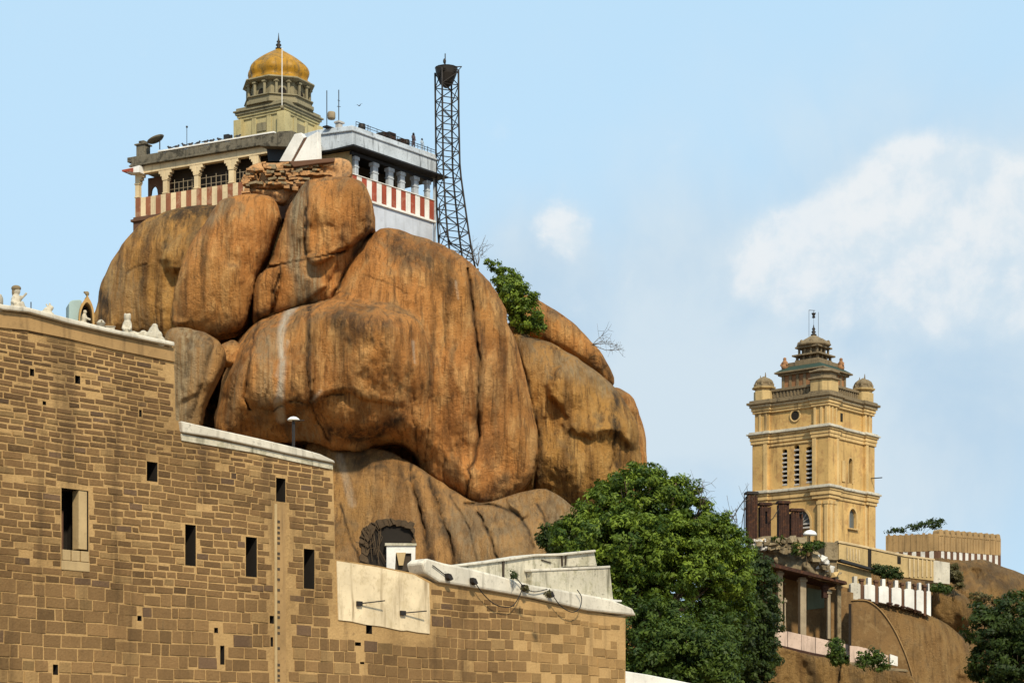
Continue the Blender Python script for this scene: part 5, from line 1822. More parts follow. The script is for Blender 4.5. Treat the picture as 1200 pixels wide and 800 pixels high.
lt = b.build('arched_light', 'yellowpale', tw)
MB().box(H2 - .4, H2 - .35, r2l, r2r, r2f, r2a).build('pane', 'void', lt)
MB().box(H2 + .05, H2 + .12, r2l - 1.4, r2l - .75, r2f, r2a - .4).build('blind_panel', 'yellowpale', tw, bevel=.03)
MB().tube([(H2, H2 - .6, tz(550)), (H2 + 1.6, H2 - .4, tz(550))], .06, 6).build('spout', 'iron', tw)
b = MB()
ring(b, H2, 1.75, .28, tz(511), tz(507), .15, 0)
ring(b, H2, 1.75, .28, tz(507) + .002, tz(502.5), .22, 0)
ring(b, H2, 1.75, .28, tz(502.5) + .002, tz(500), .34, 0)
ring(b, H2, 1.75, .28, tz(500) + .002, tz(498), .5, 1)
ring(b, H2, 1.75, .28, tz(498) + .002, tz(496), .3, 1)
b.build('cornice', ['yellowpale', 'corntop'], tw, bevel=.05)

# stage 3 with the roundel
b = MB()
b.box(-H3, H3, -H3, H3, ze_, zf_)
b.build('upper_storey', 'yellow', tw)
b = MB()
piers(b, H3, 1.6, .26, ze_, zf_)
each_box(b, 'corner_pier', 'yellow', tw, .04)
b = MB()
for x0 in (H3 - 1.5, H3 - .7, H3 - .05, -H3 + 1.1, -H3 + .3):
    b.box(x0, x0 + .3, -H3 - .36, -H3 - .1, ze_, zf_)
    b.box(H3 + .1, H3 + .36, -x0 - .3, -x0, ze_, zf_)
each_box(b, 'pilaster', 'yellowpale', tw, .02)
rx_, rz_ = lw(932, 487, H3)
b = MB()
N = 28
for i in range(N):
    t0, t1 = 2 * math.pi * i / N, 2 * math.pi * (i + 1) / N
    p = lambda t, r_: (rx_ + r_ * math.cos(t), rz_ + r_ * math.sin(t))
    b.prism([p(t0, .52), p(t1, .52), p(t1, .72), p(t0, .72)], -H3 - .1, -H3 + .02)
rd = b.build('roundel', 'yellowpale', tw, True)
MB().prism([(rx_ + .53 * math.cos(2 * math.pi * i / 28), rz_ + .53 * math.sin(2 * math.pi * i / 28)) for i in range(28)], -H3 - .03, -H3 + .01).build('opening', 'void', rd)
y0, z0 = rw(986, 490, H3)
b = MB()
b.box(H3 - .02, H3 + .05, y0 - .22, y0 + .22, z0 - .35, z0 + .55)
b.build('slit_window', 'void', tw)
b = MB()
ring(b, H3, 1.6, .26, tz(474), tz(471), .2, 0)
ring(b, H3, 1.6, .26, tz(471) + .002, tz(467), .3, 0)
ring(b, H3, 1.6, .26, tz(467) + .002, tz(463.5), .45, 2)
ring(b, H3, 1.6, .26, tz(463.5) + .002, tz(460.5), .68, 1)
ring(b, H3, 1.6, .26, tz(460.5) + .002, tz(458), .45, 1)
b.build('cornice', ['yellowpale', 'crown_stone', 'cornice'], tw, bevel=.05)

# attic parapet, front pedestal, corner cupolas
b = MB()
z0, z1 = tz(458), tz(445)
b.box(-3.9, 3.9, -3.9, 3.9, z0, z1 - .3)
for i in range(15):
    x = -3.1 + 6.2 * i / 14
    b.box(x - .1, x + .1, -4.0, -3.88, z0 + .2, z1 - .3)
    b.box(3.88, 4.0, x - .1, x + .1, z0 + .2, z1 - .3)
b.box(-4.1, 4.1, -4.1, 4.1, z1 - .3, z1)
b.build('attic_parapet', 'crown_stone', tw, bevel=.03)
ppl = [(4.6, -2.4), (4.6, -3.9), (3.9, -4.6), (2.4, -4.6), (2.2, -2.2)]


def grow(pl, e):
    cx, cy = 3.4, -3.4
    return [(x + (e if x > cx else -e), y + (e if y > cy else -e)) for x, y in pl]


b = MB()
zz = tz(458)
b.plan(grow(ppl, .1), zz, zz + .25, 1)
b.plan(ppl, zz + .25, tz(441.5), 0)
b.plan(grow(ppl, .2), tz(441.5), tz(439.5), 1)
b.plan(grow(ppl, -.15), tz(439.5), tz(433), 1)
b.plan(grow(ppl, .12), tz(433), tz(431), 1)
b.plan(ppl, tz(431), tz(427), 1, grow(ppl, -.8))
b.build('front_pedestal', ['tanwall', 'crown_stone'], tw, bevel=.04)
for sx, sy in ((-1, -1), (1, 1), (-1, 1)):
    c = (sx * 3.95, sy * 3.95, 0)
    b = MB()
    k0 = 222.5 / F
    zc_ = lambda y: CZ + (HY - y) * k0 - 12
    b.lathe([(1.15, tz(458) - .3), (1.15, zc_(452)), (1.0, zc_(451.5)), (1.0, zc_(449)), (1.3, zc_(448.5)), (1.35, zc_(446.5)), (1.05, zc_(446.3))], 8, c, 0, R(22.5))
    cu = b.build('cupola', 'tanwall', tw, bevel=.03)
    b = MB()
    b.lathe([(1.1, zc_(447)), (1.15, zc_(445)), (.88, zc_(443.6)), (1.02, zc_(442)), (1.04, zc_(440.5)), (.9, zc_(438)), (.62, zc_(435.8)), (.28, zc_(434.4)), (.1, zc_(433.2))], 32, c, lobes=8, lob=.16)
    for q in range(8):
        t = R(45 * q + 22)
        b.ball((c[0] + 1.02 * math.cos(t), c[1] + 1.02 * math.sin(t), zc_(444.3)), (.16, .16, .3), 0, 6)
    b.build('cupola_dome', 'crown_stone', cu, True)
    b = MB()
    b.tube([(c[0] + .2, c[1], zc_(434.5)), (c[0] + .2, c[1], zc_(428.5))], .09, 6, r1=.03)
    b.tube([(c[0] - .45, c[1], zc_(436)), (c[0] - .45, c[1], zc_(431.5))], .08, 6, r1=.03)
    b.build('spike', 'crown_stone', cu)

# upper tier
ku = 224 / F
uz = lambda y: CZ + (HY - y) * ku - 12
b = MB()
b.box(-2.55, 2.55, -2.55, 2.55, tz(445), uz(436))
b.build('tier_wall', 'redstone', tw)
b = MB()
for i in range(6):
    x = -2.3 + 4.6 * i / 5
    b.box(x - .16, x + .16, -2.66, -2.5, tz(445), uz(436))
    b.box(2.5, 2.66, x - .16, x + .16, tz(445), uz(436))
each_box(b, 'tier_pilaster', 'crown_stone', tw, 0)
b = MB()
b.box(-2.85, 2.85, -2.85, 2.85, uz(436), uz(433.5), 0)
b.box(-3.15, 3.15, -3.15, 3.15, uz(433.5) + .001, uz(431.5), 0)
b.plan([(-3.1, -3.1), (3.1, -3.1), (3.1, 3.1), (-3.1, 3.1)], uz(431.5) + .001, uz(425), 1, [(-2.2, -2.2), (2.2, -2.2), (2.2, 2.2), (-2.2, 2.2)])
b.box(-2.1, 2.1, -2.1, 2.1, uz(425), uz(420), 0)
b.build('tier_roof', ['crown_stone', 'greenpaint'], tw, bevel=.03)
b = MB()
lz = [uz(420), uz(412.5), uz(410.5), uz(403), uz(401)]
b.box(-1.5, 1.5, -1.5, 1.5, lz[0], lz[0] + .3)
for i in range(4):
    for s in (-1, 1):
        x = -1.3 + 2.6 * i / 3
        b.box(x - .13, x + .13, s * 1.3 - .13, s * 1.3 + .13, lz[0] + .3, lz[1])
        b.box(s * 1.3 - .128, s * 1.3 + .128, x - .132, x + .132, lz[0] + .3, lz[1] - .002)
        b.box(x * .88 - .11, x * .88 + .11, s * 1.15 - .11, s * 1.15 + .11, lz[2], lz[3])
        b.box(s * 1.15 - .108, s * 1.15 + .108, x * .88 - .112, x * .88 + .112, lz[2], lz[3] - .002)
b.box(-1.75, 1.75, -1.75, 1.75, lz[1], lz[2])
b.box(-1.12, 1.12, -1.12, 1.12, lz[0] + .3, lz[1])
b.box(-.95, .95, -.95, .95, lz[2], lz[3])
b.box(-1.5, 1.5, -1.5, 1.5, lz[3], lz[4])
b.build('lantern', 'crown_stone', tw, bevel=.03)
b = MB()
b.lathe([(1.5, lz[4]), (1.8, uz(400.5)), (1.95, uz(399)), (1.85, uz(397)), (1.55, uz(394.5)), (1.15, uz(392)), (.8, uz(390)), (.5, uz(388.2)), (.3, uz(387)), (.2, uz(386))], 32, lobes=8, lob=.13)
b.build('lantern_dome', 'crown_stone', tw, True)
b = MB()
for i in range(8):
    t = R(45 * i + 22)
    b.ball((1.62 * math.cos(t), 1.62 * math.sin(t), uz(397.5)), (.25, .25, .42), 0, 8)
b.build('dome_niche', 'crown_stone', tw, True)
b = MB()
b.lathe([(.3, uz(387)), (.34, uz(385.5)), (.14, uz(384.5)), (.26, uz(382.5)), (.12, uz(380.8)), (.2, uz(379)), (.08, uz(377)), (.03, uz(374))], 10)
b.build('finial', 'iron', tw, True)
b = MB()
dxl = Vector((math.cos(R(40)), math.sin(R(40)), 0)) * .52
for s, y in ((-1, 356.5), (1, 359)):
    b.tube([(s * dxl.x, s * dxl.y, uz(388)), (s * dxl.x, s * dxl.y, uz(y))], .022, 5)
b.tube([(-dxl.x, -dxl.y, uz(356.7)), (dxl.x * .3, dxl.y * .3, uz(357.2))], .03, 5)
b.build('lightning_rod', 'iron', tw)
b = MB()
b.lathe([(.02, uz(359.5)), (.26, uz(360.2)), (.2, uz(361.5)), (.12, uz(363.5)), (.2, uz(365.5)), (.04, uz(366.3))], 12)
b.tube([(0, 0, uz(357.2)), (0, 0, uz(360))], .02, 4)
b.tube([(0, 0, uz(366)), (0, 0, uz(374.2))], .014, 4)
b.build('wind_vane', 'iron', tw, True)
for (x, y), lab in (((-2.3, -2.3), 'seated figure'), ((2.35, 1.9), 'seated figure')):
    b = MB()
    z_ = uz(425) - .35
    b.ball((x, y, z_ + .35), (.4, .4, .38))
    b.ball((x, y, z_ + .8), (.3, .28, .38))
    b.ball((x, y, z_ + 1.25), .2)
    b.tube([(x - .3, y, z_ + .9), (x - .42, y - .2, z_ + .5)], .1, 6)
    b.tube([(x + .3, y, z_ + .9), (x + .42, y - .2, z_ + .5)], .1, 6)
    b.blobbed('seated_figure', 'redstone', .07, tw)

# ------------------------------------------------------------------ the ground and walls round the tower
tag(rock('hillside', [(1085, 652), (1113, 655), (1150, 656), (1176, 663), (1200, 674), (1250, 705), (1300, 800), (1310, 905), (1000, 905), (1050, 760), (1068, 690)], 223, 5, 'rock_earth', expo=.3, rough=1.2, tilt=(0, .10),
         bumps=[(1140, 690, 30, 12, 1.2), (1170, 680, 20, 14, .8)], cracks=[([(1090, 715), (1120, 728), (1150, 750)], 2.5, .8)], dark=[([(1150, 672), (1185, 690)], 10, .5), ([(1120, 665), (1160, 662)], 5, .4)], seed=51), kind='structure')
tag(rock('boulder', [(1094, 690), (1108, 688), (1128, 697), (1141, 710), (1136, 735), (1115, 740), (1094, 728)], 222, 3.5, 'rock_earth', rough=.5, seed=53, step=1.6), 'low tan boulder right of the white striped parapet', 'boulder')
tag(rock('terrace', [(880, 660), (960, 655), (1000, 664), (1060, 676), (1100, 690), (1110, 760), (1080, 905), (880, 905), (870, 760)], 222, 6, 'rock_earth', expo=.25, rough=.5, tilt=(0, .05), seed=54, step=4), kind='structure')
tag(rock('boulder', [(996, 706), (1004, 702), (1030, 698.5), (1058, 704.5), (1092, 721), (1115, 735), (1138, 758), (1147, 781), (1153, 830), (1150, 905), (1000, 905), (990, 800)], 213, 5, 'rock_earth', expo=.36, rough=.35, edge=.8, tilt=(0.02, .03), seed=55), 'large smooth brown rock sloping down below the white striped parapet', 'boulder')
cw = Fr(1030, 206.5, -10, 810)
o = cw.thing('arched_retaining_wall', 'dark brown retaining wall with a quarter-round top against the sloping rock', 'wall')
b = MB()
arcp = [tuple(p) for p in catmull([(997, 703.5), (1008, 703), (1019, 705), (1033, 716), (1047, 736), (1058, 759), (1065, 778), (1071, 800), (1074, 820)], 4, False)]
b.prism(cw.poly([(997, 820)] + arcp), 0, 1.2)
b.build('wall', 'brownwall', o)
b = MB()
for i in range(len(arcp) - 1):
    (x0, y0), (x1, y1) = arcp[i], arcp[i + 1]
    (xa, za_), (xb, zb2) = cw.on(x0, y0), cw.on(x1, y1)
    n_ = Vector((zb2 - za_, 0, xa - xb))
    n_ = n_.normalized() * .09 if n_.length else n_
    b.prism([(xa, za_), (xb, zb2), (xb - n_.x, zb2 - n_.z), (xa - n_.x, za_ - n_.z)], -.16, 1.0)
b.build('edge_band', 'brownplaster', o)
b = MB()
xa, za_ = cw.on(997, 706)
b.box(xa - .22, xa + .06, -.12, .3, cw.on(997, 762)[1], za_ - .1)
b.build('dark_joint', 'void', o)

# crenellated brown wall
for (px0, px1, Y, ang, yt, ybm, ybs, lab, nm) in ((1038, 1099.5, 237, -20, 623, 645, 656, 0, 0), (1099.5, 1173, 235, 32, 625.5, 645.5, 656.5, 1, 11)):
    if lab == 0:
        KF = Fr(1099.5, 235, ang, 660)
    else:
        KF = Fr(1099.5, 235, ang, 660)
        cr = KF.thing('crenellated_wall', 'brown wall with rounded battlements above a band of white and red stripes', 'wall')
    if lab == 0:
        left_k = KF
KL, KR = left_k, KF
xR = KR.on(1173, 640)[0]
zT, zM, zB = KR.on(1105, 625)[1], KR.on(1105, 645.5)[1], KR.on(1105, 658)[1]
b = MB()
b.box(0, xR, 0, 1.0, zM, zT)
nm = 11
wd = xR / nm
for i in range(nm):
    c = (i + .5) * wd
    pts = [(c - .36 * wd, zT - .3)] + [(c - .36 * wd * math.cos(math.pi * q / 8), zT + .12 + .38 * math.sin(math.pi * q / 8)) for q in range(9)] + [(c + .36 * wd, zT - .3)]
    b.prism(pts, -.06, 1.05)
    b.box(c - .47 * wd, c - .38 * wd, -.09, .1, zM, zT - .2)
    b.box(c + .02, c + .12, -.05, .1, zM, zT - .3)
b.build('battlement', 'ribwall', cr, bevel=.03)
b = MB()
for i in range(2 * nm - 1):
    b.box(xR * i / (2 * nm - 1), xR * (i + 1) / (2 * nm - 1), .02, .9, zB - .25, zM - .002, (i + 1) % 2)
b.build('striped_base', ['tarp', 'brownbeam'], cr)
MB().box(.02, xR - .02, .06, .9, zB - 4, zB - .26).build('footing', 'ribwall', cr)
lp = KR.loc(KL.o + Vector((math.cos(KL.a), math.sin(KL.a), 0)) * KL.on(1038, 640)[0])
ux = Vector((lp.x, lp.y, 0))
L_ = ux.length
ux.normalize()
nr = Vector((ux.y, -ux.x, 0))
if KR.s * 0 + nr.y > 0:
    nr = -nr
b = MB()
pts = [(0, 0), tuple((ux * L_)[:2]), tuple((ux * L_ - nr * 1.0)[:2]), tuple((-nr * 1.0)[:2])]
b.plan([(p[0] - .004, p[1] + .004) for p in pts], zM, zT - .05)
for i in range(9):
    p = ux * (L_ * (i + .5) / 9)
    q = ux * .14
    b.plan([tuple((p - q + nr * .06)[:2]), tuple((p + q + nr * .06)[:2]), tuple((p + q - nr * .2)[:2]), tuple((p - q - nr * .2)[:2])], zM, zT + .05 * (i % 3))
b.build('side_wall', 'ribwall', cr)
b = MB()
for i in range(12):
    p, q = ux * (L_ * i / 12), ux * (L_ * (i + 1) / 12)
    b.plan([tuple(p[:2]), tuple(q[:2]), tuple((q - nr * .8)[:2]), tuple((p - nr * .8)[:2])], zB - .25, zM - .003, i % 2)
b.plan([tuple((-nr * .1)[:2]), tuple((ux * L_ - nr * .1)[:2]), tuple((ux * L_ - nr * .7)[:2]), tuple((-nr * .7)[:2])], zB - 4, zB - .26, 2)
b.build('side_stripes', ['brownbeam', 'tarp', 'ribwall'], cr)

# long tan parapet stepping down from the tower
TW = Fr(983, 214, 14, 690)
o = TW.thing('tan_parapet', 'long tan panelled parapet running down to the right from the tower foot', 'wall')
b = MB()
b.prism(TW.poly([(983, 634.5), (1010, 640), (1037, 646), (1060, 651), (1094, 656), (1094, 680), (1060, 676), (1030, 668), (983, 656)]), 0, .8)
b.build('wall', 'tanwall', o)
b = MB()
b.prism(TW.poly([(982, 633), (1010, 638.5), (1037, 644.5), (1060, 649.5), (1095, 654.5), (1095, 656.5), (1060, 652), (1037, 647), (1010, 641), (982, 635.5)]), -.12, .9)
b.build('coping', 'cornice', o, bevel=.02)
for x in (992, 995.5, 999, 1002.5, 1006):
    MB().prism(TW.poly([(x, 641 + (x - 992) * .2), (x + 1.4, 641.3 + (x - 992) * .2), (x + 1.4, 655 + (x - 992) * .2), (x, 654.7 + (x - 992) * .2)]), -.06, .05).build('rib', 'cornice', o)
for x in (1065, 1070, 1075, 1080, 1085, 1090):
    MB().prism(TW.poly([(x, 654), (x + 1.6, 654.2), (x + 1.6, 676), (x, 675.7)]), -.09, .05).build('rib', 'cornice', o)
b = MB()
b.prism(TW.poly([(1017, 643), (1021, 643.8), (1021, 666), (1017, 665)]), -.05, .05)
b.prism(TW.poly([(1051.5, 651.5), (1055.5, 652.3), (1055.5, 660.5), (1051.5, 660)]), -.05, .05)
b.build('dark_gap', 'void', o)
b = MB()
b.prism(TW.poly([(983, 655), (1024, 666.5), (1024, 669), (983, 658)]), -.5, .3)
b.build('drip_ledge', 'black', o)
b = MB()
b.prism(TW.poly([(983, 659), (1022, 669), (1022, 690), (983, 690)]), .25, 1.0)
b.build('lower_wall', 'tanwall', o)
x0 = TW.on(983, 640)[0]
z0, z1 = TW.on(983, 657)[1], TW.on(983, 635)[1]
MB().box(x0 - 1.55, x0 - .003, .1, 3.5, z0 + .1, z1).build('end_block', 'rubble', o, bevel=.03)
MB().box(x0 - 1.5, x0 - .05, .4, 3.5, -4, z0 + .09).build('end_pier', 'rubble', o)
b = MB()
b.prism(TW.poly([(1094, 656), (1113, 659), (1113, 684), (1094, 682)], .4), .4, 2.5)
b.build('end_wall', 'corntop', o)

# white parapet with cut-out posts
WP = Fr(1040, 211.5, 10, 720)
o = WP.thing('white_parapet', 'bright white stepped parapet panels divided by brown posts above the sloping rock', 'parapet')
b = MB()
br = MB()
xs_w = [(996.5, 1008, 1), (1012.5, 1025, 0), (1029.5, 1041, 0), (1044.5, 1056, 0), (1059.5, 1071, 0), (1073.5, 1082, 0), (1085.5, 1090.5, 0)]
for i, (x0, x1, g) in enumerate(xs_w):
    t_ = ((x0 + x1) / 2 - 1000) / 90
    yt, ys, yb = 674.5 + 9 * t_, 682.5 + 10 * t_, 701 + 19 * t_ ** 1.6
    c, hw_ = (x0 + x1) / 2, (x1 - x0) / 2
    nw = hw_ * .34
    b.prism(WP.poly([(x0, yb), (x0, ys + 1.5), (x0 + hw_ * .25, ys), (c - nw, ys), (c - nw, yt), (c + nw, yt + .3), (c + nw, ys + .3), (x1 - hw_ * .25, ys + .5), (x1, ys + 2), (x1, yb + 2.5)]), -.12, .5, g)
    if i:
        xp = xs_w[i - 1][1]
        br.prism(WP.poly([(xp + .4, yb + 1), (xp + .4, yt + 2.5), (x0 - .4, yt + 3), (x0 - .4, yb + 2)]), -.03, .45)
        br.prism(WP.poly([(xp - .3, yt + 3.6), (xp - .3, yt + 1.2), (x0 + .3, yt + 1.7), (x0 + .3, yt + 4)]), -.14, .5)
b.build('white_panels', ['white', 'corntop'], o, bevel=.02)
br.build('brown_posts', 'brownbeam', o)
bk = MB()
bk.prism(WP.poly([(997, 700), (1008, 684), (1090, 696), (1090, 722), (1060, 708), (1030, 702)], .46), .46, .8)
bk.build('backing', 'brownbeam', o)
dbr = MB()
for i in range(26):
    t_ = rng.random()
    x, z_ = WP.on(1005 + 82 * t_, 702.5 + 18 * t_ ** 1.7)
    dbr.ball((x, -.25 - .2 * rng.random(), z_), (.22, .2, .14), 0, 6)
dbr.blobbed('foot_rubble', 'rust', .1, o)

# covered stair: a broken roof on posts
SF = Fr(940, 207, 16, 800)
o = SF.thing('covered_stair', 'ruined loggia with a sagging stone roof on old posts and a pink parapet', 'loggia')
b = MB()
b.prism(SF.poly([(872, 653), (888, 657.5), (930, 668), (986, 682), (987, 685.5), (930, 672), (888, 662), (872, 657)]), -1.2, 4)
b.build('roof_slab', 'rust', o)
for px0, px1, y0, y1, m_ in ((912, 917.5, 668, 742, 'oldwood'), (919.5, 921, 700, 745, 'oldwood'), (938, 945, 676, 746, 'oldwood'), (965, 971, 684, 700, 'rust'), (970, 973.5, 690, 748, 'oldwood'), (981.5, 986, 684, 750, 'rubble')):
    b = MB()
    (xa, za_), (xb, zb2) = SF.on(px0, y1), SF.on(px1, y0)
    b.box(xa, xb, .0, xb - xa, za_, zb2)
    b.box(xa - .1, xb + .1, -.1, xb - xa + .1, zb2 - .45, zb2 - .2)
    b.build('post', m_, o, bevel=.03)
b = MB()
b.prism(SF.poly([(872, 650), (998, 690), (998, 765), (872, 740)], 3.6), 3.6, 4.2)
b.build('back_wall', 'brownwall', o)  # brown kept dark to stand in for shade under the roof
b = MB()
b.prism(SF.poly([(946, 688), (966, 692), (966, 712), (946, 714)], 3.4), 3.4, 3.58)
b.build('green_panel', 'green_wall', o)
b = MB()
b.prism(SF.poly([(974, 690), (1000, 694), (1000, 760), (974, 755)], .8), .8, 1.4)
b.build('end_wall', 'brownwall', o)
b = MB()
ptops = [(907.5, 736, 754), (922.5, 739.5, 757.5), (939, 743, 761.5), (955, 746.5, 765), (970.5, 750, 768), (985, 753, 773), (996, 755.5, 776)]
for i in range(len(ptops) - 1):
    (x0, t0, b0), (x1, t1, b1) = ptops[i], ptops[i + 1]
    b.prism(SF.poly([(x0 + .25, t0), (x1 - .25, t1), (x1 - .25, b1), (x0 + .25, b0)], -.5), -.6 - .02 * (i % 2), -.2)
b.build('pink_parapet', 'pink', o, bevel=.02)
b = MB()
b.prism(SF.poly([(906, 755), (970, 769), (1016, 781), (1060, 792), (1060, 796), (1016, 785), (970, 772), (906, 758)], -.5), -.95, 4)
b.build('floor_slab', 'rust', o)
LPF = Fr(1030, 204.2, 4, 800)
lp2 = LPF.thing('pink_parapet', 'low broken pink parapet in front of the dark arched retaining wall', 'parapet')
b = MB()
b.prism(LPF.poly([(996, 756), (1006, 757), (1017, 759.5), (1030, 764), (1041, 767.5), (1041, 781), (1017, 778), (996, 775)]), 0, .4)
b.build('panel', 'pink', lp2, bevel=.02)
MB().prism(LPF.poly([(1043, 766), (1052, 769), (1052, 780), (1043, 778)]), -.05, .35).build('end_block', 'white', lp2, bevel=.02)
b = MB()
b.prism(LPF.poly([(994, 775), (1017, 778.5), (1041, 782), (1062, 784), (1064, 787), (1041, 785.5), (1017, 782), (994, 779)]), -.3, 1.2)
b.build('ledge', 'rubble', lp2, bevel=.04)
tag(rock('boulder', [(985, 778), (1000, 777), (1017, 780), (1041, 784), (1060, 787), (1072, 796), (1078, 815), (1080, 905), (985, 905)], 204.5, 1.2, 'rock_earth', expo=.25, rough=.9, seed=63, step=1.6,
         dark=[([(1035, 788), (1040, 800)], 14, .5), ([(1000, 785), (1004, 800)], 6, .5)]), 'weedy grey-brown rock face below the low broken pink parapet', 'boulder')
tag(rock('boulder', [(895, 757), (920, 760), (970, 771), (1016, 783), (1058, 793), (1075, 805), (1080, 905), (895, 905)], 205.5, 1.6, 'rock_earth', expo=.25, rough=.8, seed=58, step=1.8,
         dark=[([(948, 775), (955, 800)], 10, .6), ([(985, 785), (990, 810)], 6, .6)]), 'brown rock face below the pink parapet of the ruined loggia', 'boulder')

# rusty iron columns and rubble on the roof
for i, (px0, px1, y0, y1, lab) in enumerate(((876, 888, 579, 628, 'tall rusty iron column standing at the left corner of the ochre tower'), (891, 903.5, 592, 631, 'rusty iron column with a pale gap near its top, second from the left'),
                                              (913, 925, 590, 628, 'rusty iron column left of the arched tower window'), (927.5, 941, 599, 641, 'rusty iron column standing in front of the arched tower window'))):
    RF = Fr((px0 + px1) / 2, 208.5, 12, y1)
    o = RF.thing('rusty_column', lab, 'column', 'rusty columns at the tower foot')
    (xa, _), (xb, zz) = RF.on(px0, y0), RF.on(px1, y0)
    b = MB()
    N = 9
    for q in range(N):
        u0, u1 = xa + (xb - xa) * q / N, xa + (xb - xa) * (q + 1) / N
        if i == 1 and 4 <= q <= 5:
            b.box(u0, u1, -.05 * (q % 2), .7, -.6, zz * .45)
            b.box(u0, u1, -.05 * (q % 2), .7, zz * .82, zz)
        else:
            b.box(u0, u1, -.05 * (q % 2), .7, -.6, zz - (.9 if i == 3 and q > 5 else .25) * random.random())
    b.build('shaft', 'rust', o)
    b = MB()
    b.box(xa - .12, xb + .12, -.16, .85, zz, zz + .16)
    b.box(xa - .05, xb + .05, -.1, .8, zz + .16, zz + .3)
    b.build('cap', 'rust' if i else 'iron', o, bevel=.03)
    if i == 0:
        MB().tube([(xa - .35, 0, -.5), (xa - .35, 0, zz + .1), (xa + .2, 0, zz + .25)], .05, 6).build('pipe', 'iron', o)
    if i == 2:
        MB().tube([(xa, 0, zz - .5), (xa - .6, .1, zz * .55), (xa - 1.0, .1, zz * .45)], .05, 6).build('hanging_wire', 'iron', o, True)
RBF = Fr(930, 207, 14, 640)
o = RBF.thing('rubble_heap', 'heap of grey and white rubble with weeds on the loggia roof', 'rubble')
mats_ = ['rubble', 'tarp', 'yellowpale']
b = MB()
for i in range(150):
    px = rng.uniform(876, 978)
    y0 = np.interp(px, [876, 900, 935, 952, 978], [633, 632, 634, 648, 672])
    py = y0 + rng.random() * np.interp(px, [876, 935, 978], [12, 16, 8])
    x, z_ = RBF.on(px, py)
    s = .13 + .4 * rng.random() ** 2
    y_ = rng.uniform(-1.15, -.2)
    m_ = 1 if (px < 896 and rng.random() < .6) or (955 < px < 968 and py > 648 and rng.random() < .7) else (2 if rng.random() < .1 else 0)
    t = MB()
    t.box(-s, s, -s * .8, s * .8, -s * .5, s * .5, m_, j=s * .35)
    an = rng.uniform(0, 3)
    b.add([(x + v[0] * math.cos(an) - v[1] * math.sin(an), y_ + v[0] * math.sin(an) + v[1] * math.cos(an), z_ + v[2] + .25 * v[0]) for v in t.v], t.f, m_)
b.build('broken_stone', mats_, o)
def adopt(c, parent, loc, rz):
    c.parent = parent
    c.matrix_parent_inverse = (Matrix.Translation(loc) @ Matrix.Rotation(rz, 4, 'Z')).inverted()
    return c


adopt(rock('rubble_bed', [(874, 641), (888, 631), (902, 628), (916, 635), (934, 637), (950, 640), (962, 648), (972, 660), (984, 680), (986, 685), (958, 678), (928, 670), (900, 663), (876, 656)],
           207.6, 1.5, 'rubble', expo=.25, rough=1.5, edge=2.2, step=1.3, facet=1.4, cell=16, seed=61,
           bumps=[(900, 640, 10, 6, .8), (930, 645, 8, 6, -.6), (955, 658, 8, 8, .7)]), o, RBF.o, RBF.a)
o = RBF.thing('white_umbrella', 'small round white sunshade beside the rusty column in front of the tower window', 'sunshade')
x, z_ = RBF.on(949, 627)
o.location = RBF.o + Vector((x * RBF.c, x * RBF.s, z_))
b = MB()
b.lathe([(.72, 0), (.68, .18), (.55, .36), (.34, .48), (.1, .54), (.01, .55)], 16)
b.build('canopy', 'lampwhite', o, True)
MB().tube([(0, 0, .5), (0, 0, -1.6)], .04, 6).build('pole', 'iron', o)
o = thing('overhead_wire', at(876, 580, 209), 0, 'slack black wire dropping left from the rusty corner column into the trees', 'wire')
p0 = at(876, 580, 209)
MB().tube([at(876, 580, 209) - p0, at(866, 594, 207) - p0, at(858, 608, 206) - p0, at(848, 618, 204) - p0], .05, 5).build('wire', 'cable', o, True)

# ------------------------------------------------------------------ street lamp in front of the rock
lp_ = thing('street_lamp', at(344, 560, 150), 0, 'small lamp with a white shade on a dark post above the white coping', 'lamp')
kl = 150 / F
MB().tube([(0, 0, -1), (0, 0, 66 * kl)], .11, 8).build('post', 'iron', lp_)
b = MB()
b.lathe([(.42, 67.5 * kl), (.46, 68 * kl), (.40, 69.5 * kl), (.25, 71.2 * kl), (.08, 72 * kl)], 16)
b.build('shade', 'lampwhite', lp_, True)
MB().tube([(-.1, 0, 67 * kl), (.8, 0, 67.6 * kl)], .04, 6).build('arm', 'iron', lp_)

# ------------------------------------------------------------------ figures on the wall top
wt = lambda px: np.interp(px, [0, 30, 75, 130, 200], [358, 361.5, 373.5, 387, 401.5])


def wall_top(px, y=.3):
    x, z_ = WF.on(px, wt(px), -.32)
    return Vector((WF.o.x + x * WF.c - y * WF.s, WF.o.y + x * WF.s + y * WF.c, WF.o.z + z_ - .02)), (WF.o.y + x * WF.s) / F


loc, kk = wall_top(32)
b = MB()
h = lambda px, py, y=0: ((px - 32) * kk, y, (362.5 - py) * kk)
b.ball(h(32, 360), (.42, .35, .2), 0)
b.tube([h(28, 361), h(27, 352), h(29.5, 345)], .22, 8, r1=.17)
b.ball(h(28.5, 352), (.24, .22, .42), 0)
b.tube([h(29, 344), h(29.5, 340)], .10, 8)
b.ball(h(29.7, 338.5), (.15, .15, .19), 0)
b.ball(h(29.2, 335.5), (.19, .18, .12), 0)
b.ball(h(25.8, 340), (.09, .1, .22), 0)
b.tube([h(31, 346), h(33.5, 350, -.1), h(36, 345, -.15)], .085, 8)
b.tube([h(26.5, 346), h(25.5, 352, -.15), h(30, 355, -.25)], .085, 8)
b.tube([h(35.5, 348.5, -.15), h(42, 341.5, -.15)], .055, 8)
b.tube([h(30, 359, -.1), h(37, 354.5, -.2), h(38.5, 362, -.2)], .14, 8)
b.tube([h(28, 360, .1), h(36, 359, -.1)], .15, 8)
o = b.blobbed('statue', 'statue', .05)
o.location = loc
